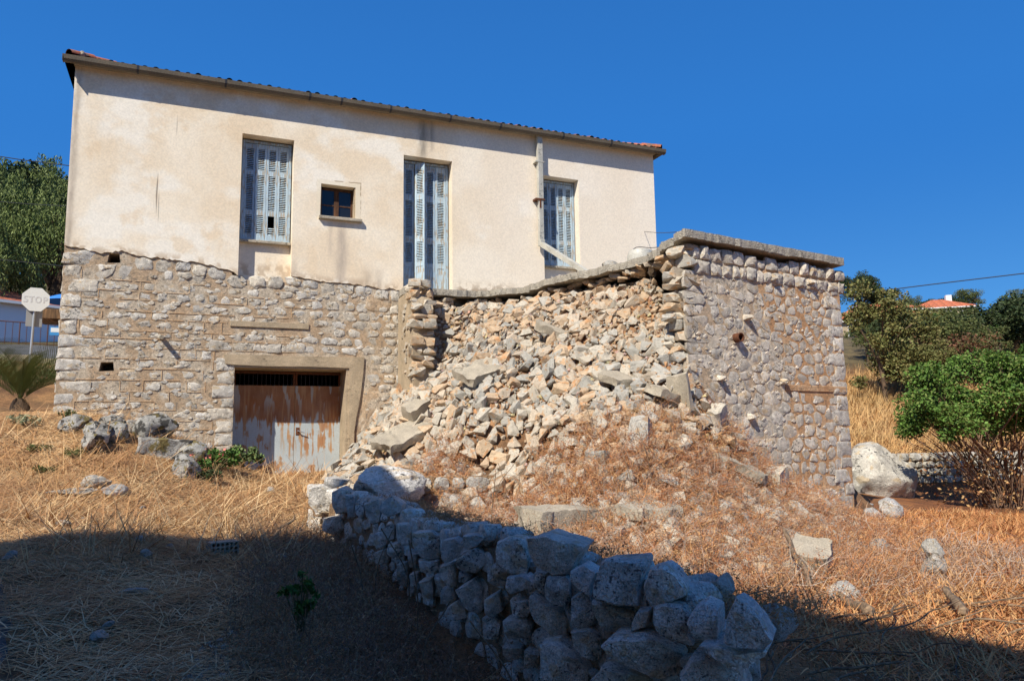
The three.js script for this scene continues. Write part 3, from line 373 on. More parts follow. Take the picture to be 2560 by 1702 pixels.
// roof, gutter, downpipe
{
  const o = 0.17, e0 = X0 - 0.03, e1 = X1 + 0.05, zf = o, zb = -9 - o, pitch = 0.30, yE = EAVE + 0.06, mz = (zf + zb) / 2, run = zf - mz, yR = yE + run * pitch;
  const roof = part('roof', house);
  const P = [[e0, yE, zf], [e1, yE, zf], [e1, yE, zb], [e0, yE, zb], [e0 + run, yR, mz], [e1 - run, yR, mz]], tri = [0, 1, 5, 0, 5, 4, 1, 2, 5, 2, 3, 4, 2, 4, 5, 3, 0, 4];
  const g = new THREE.BufferGeometry(); g.setAttribute('position', new THREE.Float32BufferAttribute(tri.flatMap((i) => P[i]), 3)); g.computeVertexNormals(); mesh('roof_deck', boxUV(g, 1), M.tile[1], roof);
  mesh('soffit', box(e0 + 0.01, e1 - 0.01, EAVE, EAVE + 0.05, zb, zf - 0.01), M.concrete, roof);
  // barrel tiles, three rows along the front eave; hip tiles
  const r = RNG(77), bt = (flip) => { const pts = [], g2 = new THREE.CylinderGeometry(0.08, 0.068, 0.46, 8, 1, true, flip ? Math.PI / 2 : -Math.PI / 2, Math.PI); g2.rotateX(-Math.PI / 2); const inner = g2.clone(); inner.scale(0.86, 0.86, 1); inner.index.array.reverse(); return boxUV(merge([g2, inner]), 0.5); };
  const cover = bt(false), pan = bt(true);
  const n = Math.floor((e1 - e0) / 0.19);
  for (let row = 0; row < 2; row++) for (let i = 0; i <= n; i++) for (const [gm, off, up] of [[cover, 0, 0.0], [pan, 0.095, 0.015]]) { const x = e0 + 0.08 + i * 0.19 + off, d = row * 0.36 + (off ? 0.17 : 0.14); if (x > e1 || x < e0 + row * 0.36 || x > e1 - row * 0.36) continue; const t = mesh('roof_tile', gm, M.tile[(x < 1.2 || x > 9.6) ? (r() < 0.7 ? 0 : 1) : (r() < 0.35 ? 1 : 2)], roof); t.position.set(x, yE + d * pitch + up + r.r(-0.008, 0.012), zf - d + r.r(-0.02, 0.03)); t.rotation.set(Math.atan(pitch), r.r(-0.04, 0.04), r.r(-0.05, 0.05)); }
  const hip = (x, dir) => { for (let i = 0; i < 9; i++) { const t = mesh('hip_tile', cover, M.tile[i < 1 ? 1 : 0], roof), d = 0.12 + i * 0.36; t.position.set(x + dir * d * 0.98, yE + d * pitch + 0.07, zf - d); t.scale.set(1.3, 1.3, 1.1); t.rotation.order = 'YXZ'; t.rotation.set(0.22, -dir * Math.PI / 4, 0); } }; hip(e0, 1); hip(e1, -1);
  const cap = mesh('mortar_bed', rock(91, 2), M.concrete, roof); cap.scale.set(0.1, 0.09, 0.1); cap.position.set(e0 + 0.12, yE + 0.12, zf - 0.1);
  // gutter lengths with joint straps
  const gut = part('gutter', house), prof = new THREE.Shape(); [[0, 0.1], [0, 0.03], [0.03, 0], [0.1, 0], [0.135, 0.04], [0.15, 0.115], [0.143, 0.115], [0.13, 0.045], [0.097, 0.008], [0.033, 0.008], [0.007, 0.034], [0.007, 0.1]].forEach((p, i) => (i ? prof.lineTo(...p) : prof.moveTo(...p)));
  const len = (x0, x1) => { const q = new THREE.ExtrudeGeometry(prof, { depth: x1 - x0, bevelEnabled: false }); q.rotateY(Math.PI / 2); q.scale(1, 1, -1); const id = q.toNonIndexed(); return id; };
  const gutterLen = (a, b) => { const s = new THREE.ExtrudeGeometry(prof, { depth: b - a, bevelEnabled: false }); s.rotateY(-Math.PI / 2); s.translate(b, 0, 0); return boxUV(s, 1); };
  const cuts = [e0 - 0.145, -1.15, 0.42, 2.05, 2.7, 3.75, 5.1, 6.3, 7.9, 9.2, e1 + 0.145];
  for (let i = 0; i < cuts.length - 1; i++) { const m = mesh('gutter_length', gutterLen(cuts[i] + 0.003, cuts[i + 1] - 0.003), M.gutter, gut); m.position.set(0, EAVE - 0.055, zf - 0.005); if (i) { const s = mesh('joint_strap', gutterLen(cuts[i] - 0.018, cuts[i] + 0.018), M.wire, gut); s.scale.set(1, 1.05, 1.06); s.position.set(0, EAVE - 0.061, zf - 0.009); } }
  const sg = new THREE.ExtrudeGeometry(prof, { depth: 9.4, bevelEnabled: false }); sg.scale(-1, 1, 1); sg.translate(e0 + 0.005, EAVE - 0.055, -9.2); const ia = sg.index; mesh('gutter_length', boxUV(sg, 1), M.gutter, gut); const sg2 = new THREE.ExtrudeGeometry(prof, { depth: 9.4, bevelEnabled: false }); sg2.translate(e1 - 0.005, EAVE - 0.055, -9.2); mesh('gutter_length', boxUV(sg2, 1), M.gutter, gut);
  mesh('end_cap', box(e0 - 0.146, e0 - 0.141, EAVE - 0.055, EAVE + 0.06, zf - 0.005, zf + 0.145), M.gutter, gut);
  const dp = part('downpipe', house); dp.userData.label = 'square zinc downpipe with a rusty bracket';
  mesh('pipe_length', cbox(7.28, 7.41, 7.08, 8.66, 0.06, 0.17, 0.008), M.zinc, dp); mesh('pipe_length', cbox(7.285, 7.405, 6.12, 7.09, 0.065, 0.165, 0.008), M.zinc, dp);
  mesh('bracket', merge([box(7.2, 7.43, 7.085, 7.125, 0.0, 0.18), box(7.3, 7.34, 6.9, 7.1, 0.166, 0.174)]), M.rustIron, dp); mesh('bracket', box(7.22, 7.44, 8.0, 8.03, 0.0, 0.176), M.zinc, dp);
  mesh('elbow', cbox(7.275, 7.415, 6.0, 6.14, 0.055, 0.2, 0.02), M.zinc, dp);
  const a = V(7.34, 6.05, 0.14), b = V(7.62, 4.9, 2.05), d = b.clone().sub(a), sp = cbox(-0.06, 0.06, -0.05, 0.05, 0, d.length(), 0.006); sp.lookAt(d); sp.translate(a.x, a.y, a.z); mesh('drain_spout', sp, M.zinc, dp);
}

// ================================================================ RUINED WING
const WO = V(6.85, 0, 6.1), WU = V(0.98736, 0, -0.15847), WN = V(0.15847, 0, 0.98736);
const wingM = new THREE.Matrix4().makeBasis(WU, V(0, 1, 0), WN).setPosition(WO);
const wing = thing('ruined_outbuilding', 'collapsed stone outbuilding with a flat concrete roof, joined to the house', 'ruin');
const wingWall = part('front_wall', wing);
{
  const r = RNG(33), left = (y) => 0.18 + 0.12 * sstep(2, 4.4, y) + 0.1 * fbm3(y * 2.2, 3, 8, 3);
  const out = [[3.98, 0], [4.0, 2], [3.98, 4.5]]; for (let y = 4.5; y > 0; y -= 0.12) out.push([left(y) + 0.12, y]);
  const half = (pts, m) => { const g = extrude(pts, 0.5); g.translate(0, 0, -0.53); boxUV(g, 1.2); const q = boxUV(g, 1.2); q.applyMatrix4(wingM); mesh('mortar_bed', q, m, wingWall); };
  const seam = (y) => 2.35 - 0.55 * sstep(2.6, 3.9, y) + 0.08 * fbm3(y * 3, 1, 1, 3), sl = []; for (let y = 0; y <= 4.5; y += 0.1) sl.push([seam(y), y]);
  half([...sl, ...out.slice(3)], M.mortarGrey); half([[3.98, 0], [4.0, 2], [3.98, 4.5], ...sl.slice().reverse()], M.mortarRed);
  const list = [], grey = (warm = 0) => { const g = r.r(1.0, 1.42), k = r.r(0.02, 0.12); return [g, g * (0.965 - warm - k * 0.5), g * (0.9 - 2 * warm - k)]; };
  const block = (x0, x1, y0, y1, o) => { const w = x1 - x0, h = y1 - y0, j = () => r.r(-0.06, 0.06); list.push({ poly: [[x0 + w * j(), y0 + h * j()], [x0 + w * 0.5, y0 + h * j()], [x1 + w * j(), y0 + h * j()], [x1 + w * j() * 0.5, y0 + h * 0.5], [x1 + w * j(), y1 + h * j()], [x0 + w * 0.5, y1 + h * j()], [x0 + w * j(), y1 + h * j()], [x0 + w * j() * 0.5, y0 + h * 0.5]], area: w * h, o }); };
  const seeds = []; for (let y = 0.15; y < 4.14;) { const h = r.r(0.13, 0.25); for (let x = left(y); x < 3.72;) { const w = r.r(0.14, 0.26) + 0.3 * r() ** 3; seeds.push([x + w / 2, y + h / 2 + r.r(-0.055, 0.055)]); x += w; } y += h; }
  cells(seeds, 1.3, 0.1, 3.75, 0, 4.16).forEach((c) => { if (c.length < 3 || polyArea(c) < 0.005) return; const [cx, cy] = centroid(c), red = cx > seam(cy); if (Math.hypot(cx - 1.19, cy - 3.15) < 0.14 || (Math.abs(cy - 2.38) < 0.06 && cx > 2.3)) return; list.push({ poly: inset(c, red ? 0.012 : 0.003, red ? 0.1 : 0.07, r), area: polyArea(c), o: { bulge: red ? r.r(0.002, 0.011) : r.r(0.001, 0.012), col: grey(red ? 0.02 : 0.01), rough: 0.008, n: 12 } }); });
  for (let y = 0.28, k = 0; y < 4.12; k++) { const h = r.r(0.19, 0.3), w = k % 2 ? r.r(0.24, 0.32) : r.r(0.38, 0.52); block(4.0 - w, 4.005, y, y + h - 0.02, { bulge: 0.016, rough: 0.01, col: grey(), n: 18, big: 1 }); y += h; }
  for (let x = 0.35; x < 3.95;) { const w = r.r(0.16, 0.34); block(x, x + w - 0.015, 4.13, r.r(4.3, 4.345), { bulge: r.r(0.03, 0.08), col: grey(), n: 18, big: 1, rough: 0.02 }); x += w; }
  for (let x = 0.3; x < 3.95;) { const w = r.r(0.14, 0.32); block(x, x + w - 0.02, 4.355, r.r(4.5, 4.6), { bulge: r.r(0.02, 0.08), col: grey(), n: 18, big: 1, rough: 0.02 }); x += w; }
  for (const [u, y] of [[1.45, 3.5], [0.77, 2.49], [2.26, 2.47], [1.42, 1.89], [2.14, 4.22], [3.11, 4.24]]) block(u - 0.06, u + 0.065, y - 0.04, y + 0.05, { bulge: 0.13, col: grey(), n: 12, big: 1, rough: 0.02 });
  list.sort((a, b) => (b.o.big || 0) - (a.o.big || 0) || b.area - a.area); const rest = [];
  list.forEach((s, i) => { const g = tint(polyStone(s.poly, { n: s.o.n ?? 10, bulge: s.o.bulge, back: 0.06, rough: s.o.rough ?? 0.012, seed: i + 1700, uvs: 0.8, freq: 16, smooth: 0, scales: [1, 0.93, 0.55] }), s.o.col).translate(0, 0, -0.03).applyMatrix4(wingM); if (i < 300) mesh('stone', g, M.stoneFlat, wingWall); else rest.push(g); });
  for (let i = 0; i < 420; i++) { const cx = r.r(0.35, 3.9), cy = r.r(0.3, 4.15), s = r.r(0.02, 0.05); rest.push(tint(polyStone([[cx - s * 1.5, cy - s * 0.4], [cx, cy - s], [cx + s * 1.4, cy], [cx + s * 0.2, cy + s * 0.8]], { n: 7, bulge: 0.012, back: 0.03, rough: 0.006, seed: i + 3900, scales: [1, 0.8], smooth: 0 }), grey(0.02)).translate(0, 0, -0.03).applyMatrix4(wingM)); }
  mesh('small_stones', merge(rest), M.stoneFlat, wingWall).userData.kind = 'stuff';
  const led = cbox(2.33, 3.97, 2.33, 2.43, -0.05, -0.012, 0.006).applyMatrix4(wingM); mesh('cement_band', led, M.mortarRed, wingWall);
  const pg = new THREE.CylinderGeometry(0.075, 0.075, 0.3, 18, 1, true), pi = new THREE.CylinderGeometry(0.058, 0.058, 0.3, 18, 1, true), ring = new THREE.RingGeometry(0.058, 0.075, 18); pg.rotateX(Math.PI / 2); pi.rotateX(Math.PI / 2); ring.translate(0, 0, 0.15);
  mesh('drain_pipe', merge([pg, pi, ring]).translate(1.19, 3.15, -0.06).applyMatrix4(wingM), M.rustIron, wingWall); mesh('pipe_bottom', new THREE.CircleGeometry(0.058, 16).translate(1.19, 3.15, -0.2).applyMatrix4(wingM), M.mortarGrey, wingWall);
  // broken end of the wall: pale blocks sticking out where the corner fell away
  for (let y = 1.9, i = 0; y < 4.5; i++) { const h = r.r(0.13, 0.24), w = r.r(0.12, 0.3), p = V(left(y) + 0.05 - w * 0.2, y + h / 2, -0.22 + r.r(-0.12, 0.1)).applyMatrix4(wingM); shardMesh('broken_end_stone', wingWall, 40 + (i % 14), [p.x, p.y, p.z], [w * 0.85, h * 0.62, r.r(0.2, 0.32)], [r.r(-0.1, 0.1), r.r(-0.4, 0.4), r.r(-0.15, 0.15)], M.rubble[i % 3]); if (r() < 0.7) { const q = V(left(y) - 0.12, y + h * 0.3, -0.3 + r.r(-0.15, 0.1)).applyMatrix4(wingM); shardMesh('broken_end_stone', wingWall, 60 + i, [q.x, q.y, q.z], [r.r(0.1, 0.22), r.r(0.06, 0.11), r.r(0.14, 0.22)], [r.r(-0.3, 0.3), r.r(0, 3), r.r(-0.3, 0.3)], M.rubble[(i + 1) % 4]); } y += h * 0.92; }
  // right side wall, back to the house
  mesh('right_side_wall', box(10.45, 10.8, 0, 4.5, 0.02, 5.2, 1.2), M.mortarGrey, wing);
  // broken flat roof
  const edge = [[4.02, 0.4], [4.7, 0.46], [5.6, 0.5], [6.33, 1.2], [6.55, 2.3], [6.85, 3.1], [7.15, 3.9], [7.3, 4.5], [7.22, 4.95], [7.02, 5.5], [6.9, 6.16]], jag = [];
  for (let i = 0; i < edge.length - 1; i++) { const [a, b] = [edge[i], edge[i + 1]], n = Math.ceil(Math.hypot(b[0] - a[0], b[1] - a[1]) / 0.06); for (let k = 0; k < n; k++) { const x = lerp(a[0], b[0], k / n), z = lerp(a[1], b[1], k / n); jag.push([x + 0.1 * fbm3(x * 3, z * 3, 1, 3) + 0.05 * noise3(x * 12, z * 12, 2), z + 0.1 * fbm3(x * 3, z * 3, 9, 3) + 0.04 * noise3(x * 12, z * 12, 4)]); } }
  const outl = [[4.02, 0.012], ...jag, [6.88, 6.17]]; for (let t = 0; t <= 1; t += 0.02) outl.push([lerp(6.9, 10.93, t) + 0.006 * noise3(t * 60, 1, 1), lerp(6.19, 5.52, t) + 0.012 * noise3(t * 50, 3, 1)]); outl.push([10.95, 0.012]);
  const sg = extrude(outl.map(([x, z]) => [x, -z]), 0.125); sg.rotateX(-Math.PI / 2); sg.translate(0, 4.64, 0);
  { const p = sg.attributes.position; for (let i = 0; i < p.count; i++) { const x = p.getX(i), z = p.getZ(i), y = p.getY(i); p.setY(i, y + 0.012 * fbm3(x * 4, y * 6, z * 4, 3) - (y < 4.7 ? 0.05 * Math.max(0, fbm3(x * 5, 7, z * 5, 3)) : 0)); } sg.computeVertexNormals(); }
  mesh('roof_slab', boxUV(sg, 1), std({ map: T.concrete, color: lin(0.86, 0.85, 0.82), bumpMap: rep(T.stoneBump, 2), bumpScale: 0.03 }), wing).userData.label = 'lichen stained concrete roof slab with a broken left edge';
  // pale fill clinging below the broken slab
  for (let i = 0; i < 60; i++) { const k = r() * (edge.length - 1), a = edge[Math.floor(k)], b = edge[Math.floor(k) + 1], t = k % 1, x = lerp(a[0], b[0], t) + 0.06, z = lerp(a[1], b[1], t) - 0.06; shardMesh('fill_stone', wing, 80 + (i % 16), [x + r.r(0, 0.25), 4.6 - r.r(0, 0.12), z - r.r(0, 0.15)], [r.r(0.06, 0.17), r.r(0.04, 0.08), r.r(0.06, 0.16)], [r.r(-0.3, 0.3), r.r(0, 3), r.r(-0.3, 0.3)], M.rubble[[1, 3, 3, 0][i % 4]]); }
  // what is left of the left wall: rendered outer face and a ragged stone end
  const lw = part('left_wall', wing), lp = [[0.02, 0.5], [0.02, 4.58], [0.7, 4.6], [1.0, 4.5], [1.18, 4.2], [1.1, 3.9], [1.22, 3.5], [1.12, 3.1], [1.25, 2.8], [1.18, 2.3], [1.35, 1.9], [1.6, 0.5]];
  const lg = extrude(lp, 0.42); lg.rotateY(-Math.PI / 2); lg.translate(4.42, 0, 0); mesh('rendered_face', boxUV(lg, 0.8), M.concreteWarm, lw);
  for (let y = 1.3, i = 0; y < 4.7; i++) { const h = r.r(0.12, 0.24); const zE = 1.12 + 0.1 * fbm3(y * 2, 1, 5, 2) + (y < 2.2 ? 0.2 : 0) - (y > 4.2 ? 0.2 : 0); for (const dx of [0.1, 0.34]) shardMesh('end_stone', lw, 110 + (i * 2 + (dx > 0.2 ? 1 : 0)) % 20, [3.98 + dx + r.r(-0.03, 0.05), y + h / 2, zE + r.r(-0.06, 0.08)], [r.r(0.13, 0.2), h * 0.62, r.r(0.14, 0.26)], [r.r(-0.15, 0.15), r.r(-0.4, 0.4), r.r(-0.15, 0.15)], M.rubble[i % 3 === 0 ? 3 : i % 2 ? 0 : 5]); y += h; }
  for (let i = 0; i < 46; i++) shardMesh('face_stone', lw, 120 + (i % 18), [3.995, r.r(1.2, 4.5), r.r(0.1, 1.15)], [0.03, r.r(0.03, 0.08), r.r(0.04, 0.12)], [0, 0, r.r(-0.3, 0.3)], M.rubble[i % 2 ? 5 : 0]);
}

// ================================================================ RUBBLE HEAP
const hPts = [[4.65, .5, 4.42], [5.59, .6, 4.42], [6.34, 1.2, 4.4], [6.75, 2.4, 4.42], [7.16, 3.4, 4.4], [7.4, 4.5, 4.36], [4.62, .9, 3.4], [4.69, 1.5, 2.85], [5.87, 3.2, 3.4], [5.39, 4.2, 2.7], [5.06, 2, 3.5], [4.64, 3.1, 2.8], [6.84, 3.9, 3.8], [7.08, 4.9, 3.35], [7.29, 5.5, 3.6], [7.03, 5.8, 2.95], [6.38, 5.3, 2.5], [4.34, 3.9, 2.2], [3.77, 2, 2.2], [3.13, 1.3, 1.6], [2.55, 1.4, 1.2], [4.9, 5.2, 1.95], [5.8, 6.2, 1.9], [6.71, 6.3, 2.1], [3.78, 3.3, 1.38], [4.8, 5.45, 1.3], [3.0, 5.05, .45], [3.6, 5.2, .45], [4.15, 5.45, .5], [5.47, 6.7, 1.3], [6.97, 6.6, 1.28], [7.73, 6.6, .9], [8.72, 6.4, .58], [9.89, 6.1, .24], [3.05, 3.3, 1.16], [3.6, 4.35, 1.1], [4.15, 4.4, 1.14], [4.75, 4.8, 1.2], [4.48, 6.7, .8], [5.46, 7.2, .78], [6.16, 7.6, .6], [7.18, 7.6, .3], [8.92, 7, .06],
  [2.25, 1.2, .8], [2.2, 3, .7], [2.5, 5, .3], [2.7, 7, .0], [3.2, 9, -.1], [5, 10, -.15], [7, 9.4, -.15], [9, 8.3, -.15], [10.5, 7, -.1], [11.4, 6, -.05], [3.05, .3, 1.5], [2.7, .1, .95], [8, 5.5, 1.4], [7.8, 4, 4.3], [8, 2, 4.4], [6.8, .8, 4.45], [4.05, .5, 2.7], [4.0, 1.4, 2.5], [3.6, 7.6, .35], [4.4, 8.4, .22], [5.6, 8.6, .25], [10.6, 5.7, 0.1], [9.3, 5.9, .55]];
const heapB = surface(hPts), heapH = (x, z) => heapB(x, z) + 0.10 * fbm3(x * 1.6, 2, z * 1.6, 3);
const topH = (x, z) => Math.max(groundH(x, z), (x > 2.2 && x < 11.4 && z > 0 && z < 10.4) ? heapH(x, z) : -9);
const heapN = (x, z, f = topH) => { const e = 0.12; return V(f(x - e, z) - f(x + e, z), 2 * e, f(x, z - e) - f(x, z + e)).normalize(); };
const cam = camera.position;
const heap = thing('rubble_heap', 'heap of fallen limestone rubble and orange earth spilling from the ruin', 'rubble');
const brushy = (x, z) => { // 0 bare rubble, 1 grown over with dry stems
  const h = heapH(x, z); return clamp(sstep(2.15, 1.6, h + 0.35 * fbm3(x * 1.1, 4, z * 1.1, 3)) * sstep(3.4, 4.6, z + 0.25 * (x - 4)) + 0.0);
};
{
  const g = grid(range(2.2, 11.4, 0.12), range(0.02, 10.4, 0.12), (x, z) => heapH(x, z) - 0.05, null, 1.5), p = g.attributes.position, ix = [];
  for (let i = 0; i < g.index.count; i += 3) { const t = [0, 1, 2].map((k) => g.index.getX(i + k)); if (t.some((k) => p.getY(k) > groundH(p.getX(k), p.getZ(k)) - 0.12) && !t.every((k) => p.getX(k) > 7.6 && p.getZ(k) < 5)) ix.push(...t); } g.setIndex(ix);
  const col = new Float32Array(p.count * 3); for (let i = 0; i < p.count; i++) { const x = p.getX(i), z = p.getZ(i), n = fbm3(x * 1.3, 6, z * 1.3, 3); col.set(mix3(mix3([0.66, 0.48, 0.34], [0.66, 0.35, 0.17], clamp(0.5 + n * 1.2)), [0.30, 0.17, 0.085], 0.85 * brushy(x, z)), i * 3); } g.setAttribute('color', new THREE.BufferAttribute(col, 3));
  mesh('earth', g, M.ground, heap).userData.label = 'orange earth under the rubble';
  // stones: thrown on the surface, largest first, kept from piling into one another
  const r = RNG(404), cand = [], cell = {}, key = (x, z) => Math.floor(x / 0.25) + ',' + Math.floor(z / 0.25);
  const sizes = []; for (let i = 0; i < 17000; i++) sizes.push(0.026 + 0.115 * Math.pow(r(), 3.4)); sizes.sort((a, b) => b - a);
  for (const s of sizes) for (let t = 0; t < 6; t++) {
    const x = r.r(2.3, 10.6), z = r.r(0.25, 9.2), h = heapH(x, z), gh = groundH(x, z); if (s > 0.07 && h > 3.1 && r() < 0.8) continue; if (h < gh + 0.02 || (x > 7.5 && z < 5.7) || (x < 4.5 && z < 1.2 && x > 3.9)) continue;
    const b = brushy(x, z); if (b > 0.3 && r() < b * (s > 0.09 ? 0.4 : 0.8)) continue; if (z > 6.35 - 0.16 * (x - 6.85) - 0.12 ? false : x > 7.05 && z > 5.5) continue;
    const n = heapN(x, z, heapH), steep = 1 / Math.max(0.35, n.y); let ok = true; const R = 2;
    for (let i = -R; i <= R && ok; i++) for (let j = -R; j <= R && ok; j++) for (const q of cell[(Math.floor(x / 0.25) + i) + ',' + (Math.floor(z / 0.25) + j)] || []) if (Math.hypot(q.x - x, (q.h - h), q.z - z) < 0.72 * (q.s + s)) { ok = false; break; }
    if (!ok) continue; const q = { x, z, h, s, n, b }; cand.push(q); (cell[key(x, z)] ||= []).push(q); break;
  }
  const view = (q) => q.s / Math.hypot(q.x - cam.x, q.h - cam.y, q.z - cam.z); cand.sort((a, b) => view(b) - view(a));
  const rest = [], Q = new THREE.Quaternion(), E = new THREE.Euler();
  cand.forEach((q, i) => {
    const grey = clamp(0.5 + 1.6 * fbm3(q.x * 0.8, 3, q.z * 0.8, 2) + (q.h < 3.6 && q.h > 1.9 ? 0.25 : -0.2)), m = q.h > 3.5 && r() < 0.5 ? (r() < 0.6 ? 3 : 1) : r() < grey * 0.5 ? (r() < 0.6 ? 2 : 4) : [0, 1, 5, 3][r.i(4)];
    const sc = V(q.s * r.r(1.0, 1.75), q.s * r.r(0.6, 1.0), q.s * r.r(0.9, 1.35)), pos = V(q.x, q.h + q.s * (q.b > 0.3 ? 0.55 : 0.18), q.z); Q.setFromUnitVectors(V(0, 1, 0), q.n).multiply(new THREE.Quaternion().setFromEuler(E.set(r.r(-0.6, 0.6), r.r(0, 6.28), r.r(-0.6, 0.6))));
    if (i < 300) { const o = mesh('stone', shard(200 + (i % 40), 13, 0.75, 0.1), M.rubble[m], heap); o.position.copy(pos); o.quaternion.copy(Q); o.scale.copy(sc); }
    else rest.push([shard(250 + (i % 40), 11), new THREE.Matrix4().compose(pos, Q.clone(), sc), m]);
  });
  const C = [[0.8, 0.745, 0.655], [0.78, 0.68, 0.57], [0.68, 0.67, 0.64], [0.8, 0.62, 0.45], [0.55, 0.55, 0.53], [0.75, 0.71, 0.64]];
  const mr = std({ map: T.stoneClean, vertexColors: true, bumpMap: T.stoneBump, bumpScale: 0.015 });
  mesh('small_rubble', merge(rest.map(([g, m, c]) => tint(g.clone().applyMatrix4(m), C[c]))), mr, heap).userData.kind = 'stuff';
  // gravel between
  const im = new THREE.InstancedMesh(shard(260, 9), std({ map: T.stoneClean }), 5200); im.name = 'gravel'; im.userData.kind = 'stuff'; shade(im); heap.add(im); let k = 0;
  const mm = new THREE.Matrix4(), cc = new THREE.Color(); while (k < 5200) { const x = r.r(2.3, 10.4), z = r.r(0.25, 9), h = heapH(x, z); if (h < groundH(x, z) - 0.02 || (x > 7.5 && z < 5.7) || r() < 0.55 * brushy(x, z)) continue; const s = r.r(0.012, 0.045); mm.compose(V(x, h + s * 0.2 - 0.02, z), Q.setFromEuler(E.set(r.r(0, 6), r.r(0, 6), r.r(0, 6))), V(s * 1.4, s * 0.8, s)); im.setMatrixAt(k, mm); const c = C[r.i(6)]; im.setColorAt(k, cc.setRGB(c[0], c[1] * (r() < 0.3 ? 0.85 : 1), c[2] * (r() < 0.3 ? 0.7 : 1))); k++; }
}
// broken slabs and blocks lying on the heap
function slab(label, pos, size, rot, seed, mat = M.concrete, cat = 'slab', name = 'broken_slab') {
  const [sx, sy, sz] = size, nx = Math.max(6, Math.round(sx / 0.05)), nz = Math.max(6, Math.round(sz / 0.05)), g = new THREE.BoxGeometry(sx, sy, sz, nx, 3, nz), p = g.attributes.position, o = seed * 3.7;
  for (let i = 0; i < p.count; i++) { let x = p.getX(i), y = p.getY(i), z = p.getZ(i); const cut = Math.abs(x / sx) + Math.abs(z / sz), ed = (1 + 0.3 * fbm3(x * 3 + o, 2, z * 3, 3)) * (cut > 0.72 ? 1 - (cut - 0.72) * (0.5 + 0.9 * noise3(Math.sign(x) * 3 + o, Math.sign(z) * 5, 1)) : 1); const fx = 1 + 0.34 * fbm3(z * 4 + o, y * 3, 1, 3), fz = 1 + 0.4 * fbm3(x * 4 + o, y * 3, 6, 3); p.setXYZ(i, x * fx * ed + 0.02 * fbm3(x * 9, y * 9 + o, z * 9, 2), y * (1 + 0.18 * fbm3(x * 3, 5 + o, z * 3, 3)) + 0.06 * fbm3(x * 6 + o, y, z * 6, 4), z * fz + 0.02 * fbm3(x * 9 + o, y * 9, z * 9 + 4, 2)); }
  const m = mesh(name, boxUV(toCreasedNormals(g, 0.7), 1), mat, scene); m.position.set(...pos); m.rotation.set(...rot); return tag(m, label, cat, undefined);
}
const onHeap = (x, z, dy = 0) => [x, topH(x, z) + dy, z];
slab('long tilted concrete slab on the left flank of the rubble heap', onHeap(3.5, 2.75, 0.16), [1.5, 0.14, 0.55], [0.25, 0.55, 0.26], 1);
slab('broken concrete block with rough broken face above the long tilted slab', onHeap(3.72, 2.4, 0.14), [0.45, 0.3, 0.36], [0.3, 0.4, 0.4], 2);
slab('squared pale concrete block half sunk below the rust coloured stems', onHeap(4.15, 7.25, 0.1), [1.0, 0.36, 0.5], [0.12, 0.12, -0.06], 3);
slab('flat concrete slab jutting over a dark gap at the heap foot', onHeap(5.15, 7.6, 0.14), [0.85, 0.13, 0.6], [0.12, -0.1, 0.02], 4);
slab('thin dark slab standing upright against the ruined wing wall', onHeap(6.6, 6.32, 0.14), [0.1, 0.55, 0.34], [0.0, 0.35, 0.2], 5, M.concrete);
slab('tilted slab lying among stems in front of the wing wall', onHeap(7.2, 6.75, 0.16), [0.8, 0.12, 0.5], [0.25, -0.4, -0.35], 6);
slab('weathered slab lying flat in the middle of the rubble face', onHeap(5.95, 3.55, 0.1), [0.75, 0.14, 0.4], [0.35, -0.35, -0.22], 7);
slab('sloping pale concrete slab low on the left of the rubble face', onHeap(4.6, 3.35, 0.12), [0.8, 0.14, 0.5], [0.45, 0.3, 0.22], 8);
slab('broad flat stone slab just above the dry stems', onHeap(6.2, 5.5, 0.08), [0.7, 0.12, 0.4], [0.4, -0.2, -0.05], 9);
slab('grey slab leaning beside the upright dark slab', onHeap(6.35, 6.2, 0.1), [0.5, 0.12, 0.4], [0.3, 0.3, -0.3], 10, M.concrete);
slab('pale squared building stone at the right edge of the heap', onHeap(8.1, 6.5, 0.14), [0.42, 0.3, 0.3], [0.1, 0.5, 0.1], 11, M.rubble[0], 'stone', 'building_stone');
slab('pale rounded stone resting high against the wing wall foot', onHeap(7.25, 6.3, 0.12), [0.34, 0.26, 0.2], [0.2, 0.6, 0.5], 12, M.rubble[5], 'stone', 'building_stone');

[['pale flat stone low on the right flank of the heap', 9.0, 6.35, 0.2], ['pale stone in the stems midway down the right flank', 7.9, 7.15, 0.17], ['angular pale stone near the right foot of the heap', 7.0, 7.5, 0.18], ['upright pointed stone in the middle of the dry stems', 5.75, 6.55, 0.2], ['rounded grey stone left of the upright pointed stone', 5.15, 6.45, 0.17], ['squat grey stone right of the upright pointed stone', 6.3, 6.75, 0.17], ['pale stone under the jutting flat slab', 5.1, 8.15, 0.14], ['small pale stone beside the squared concrete block', 4.75, 7.75, 0.12], ['tilted pale stone above the small retaining wall', 4.3, 4.9, 0.16]].forEach(([label, x, z, s], i) => tag(shardMesh('heap_stone', scene, 610 + i, [x, topH(x, z) + s * 0.45, z], [s * 1.25, s * (i === 3 ? 1.5 : 0.9), s], [0.2, i * 1.3, 0.25], M.rubble[[0, 5, 0, 2, 4, 5, 0, 0, 1][i]], 0.55), label, 'stone'));
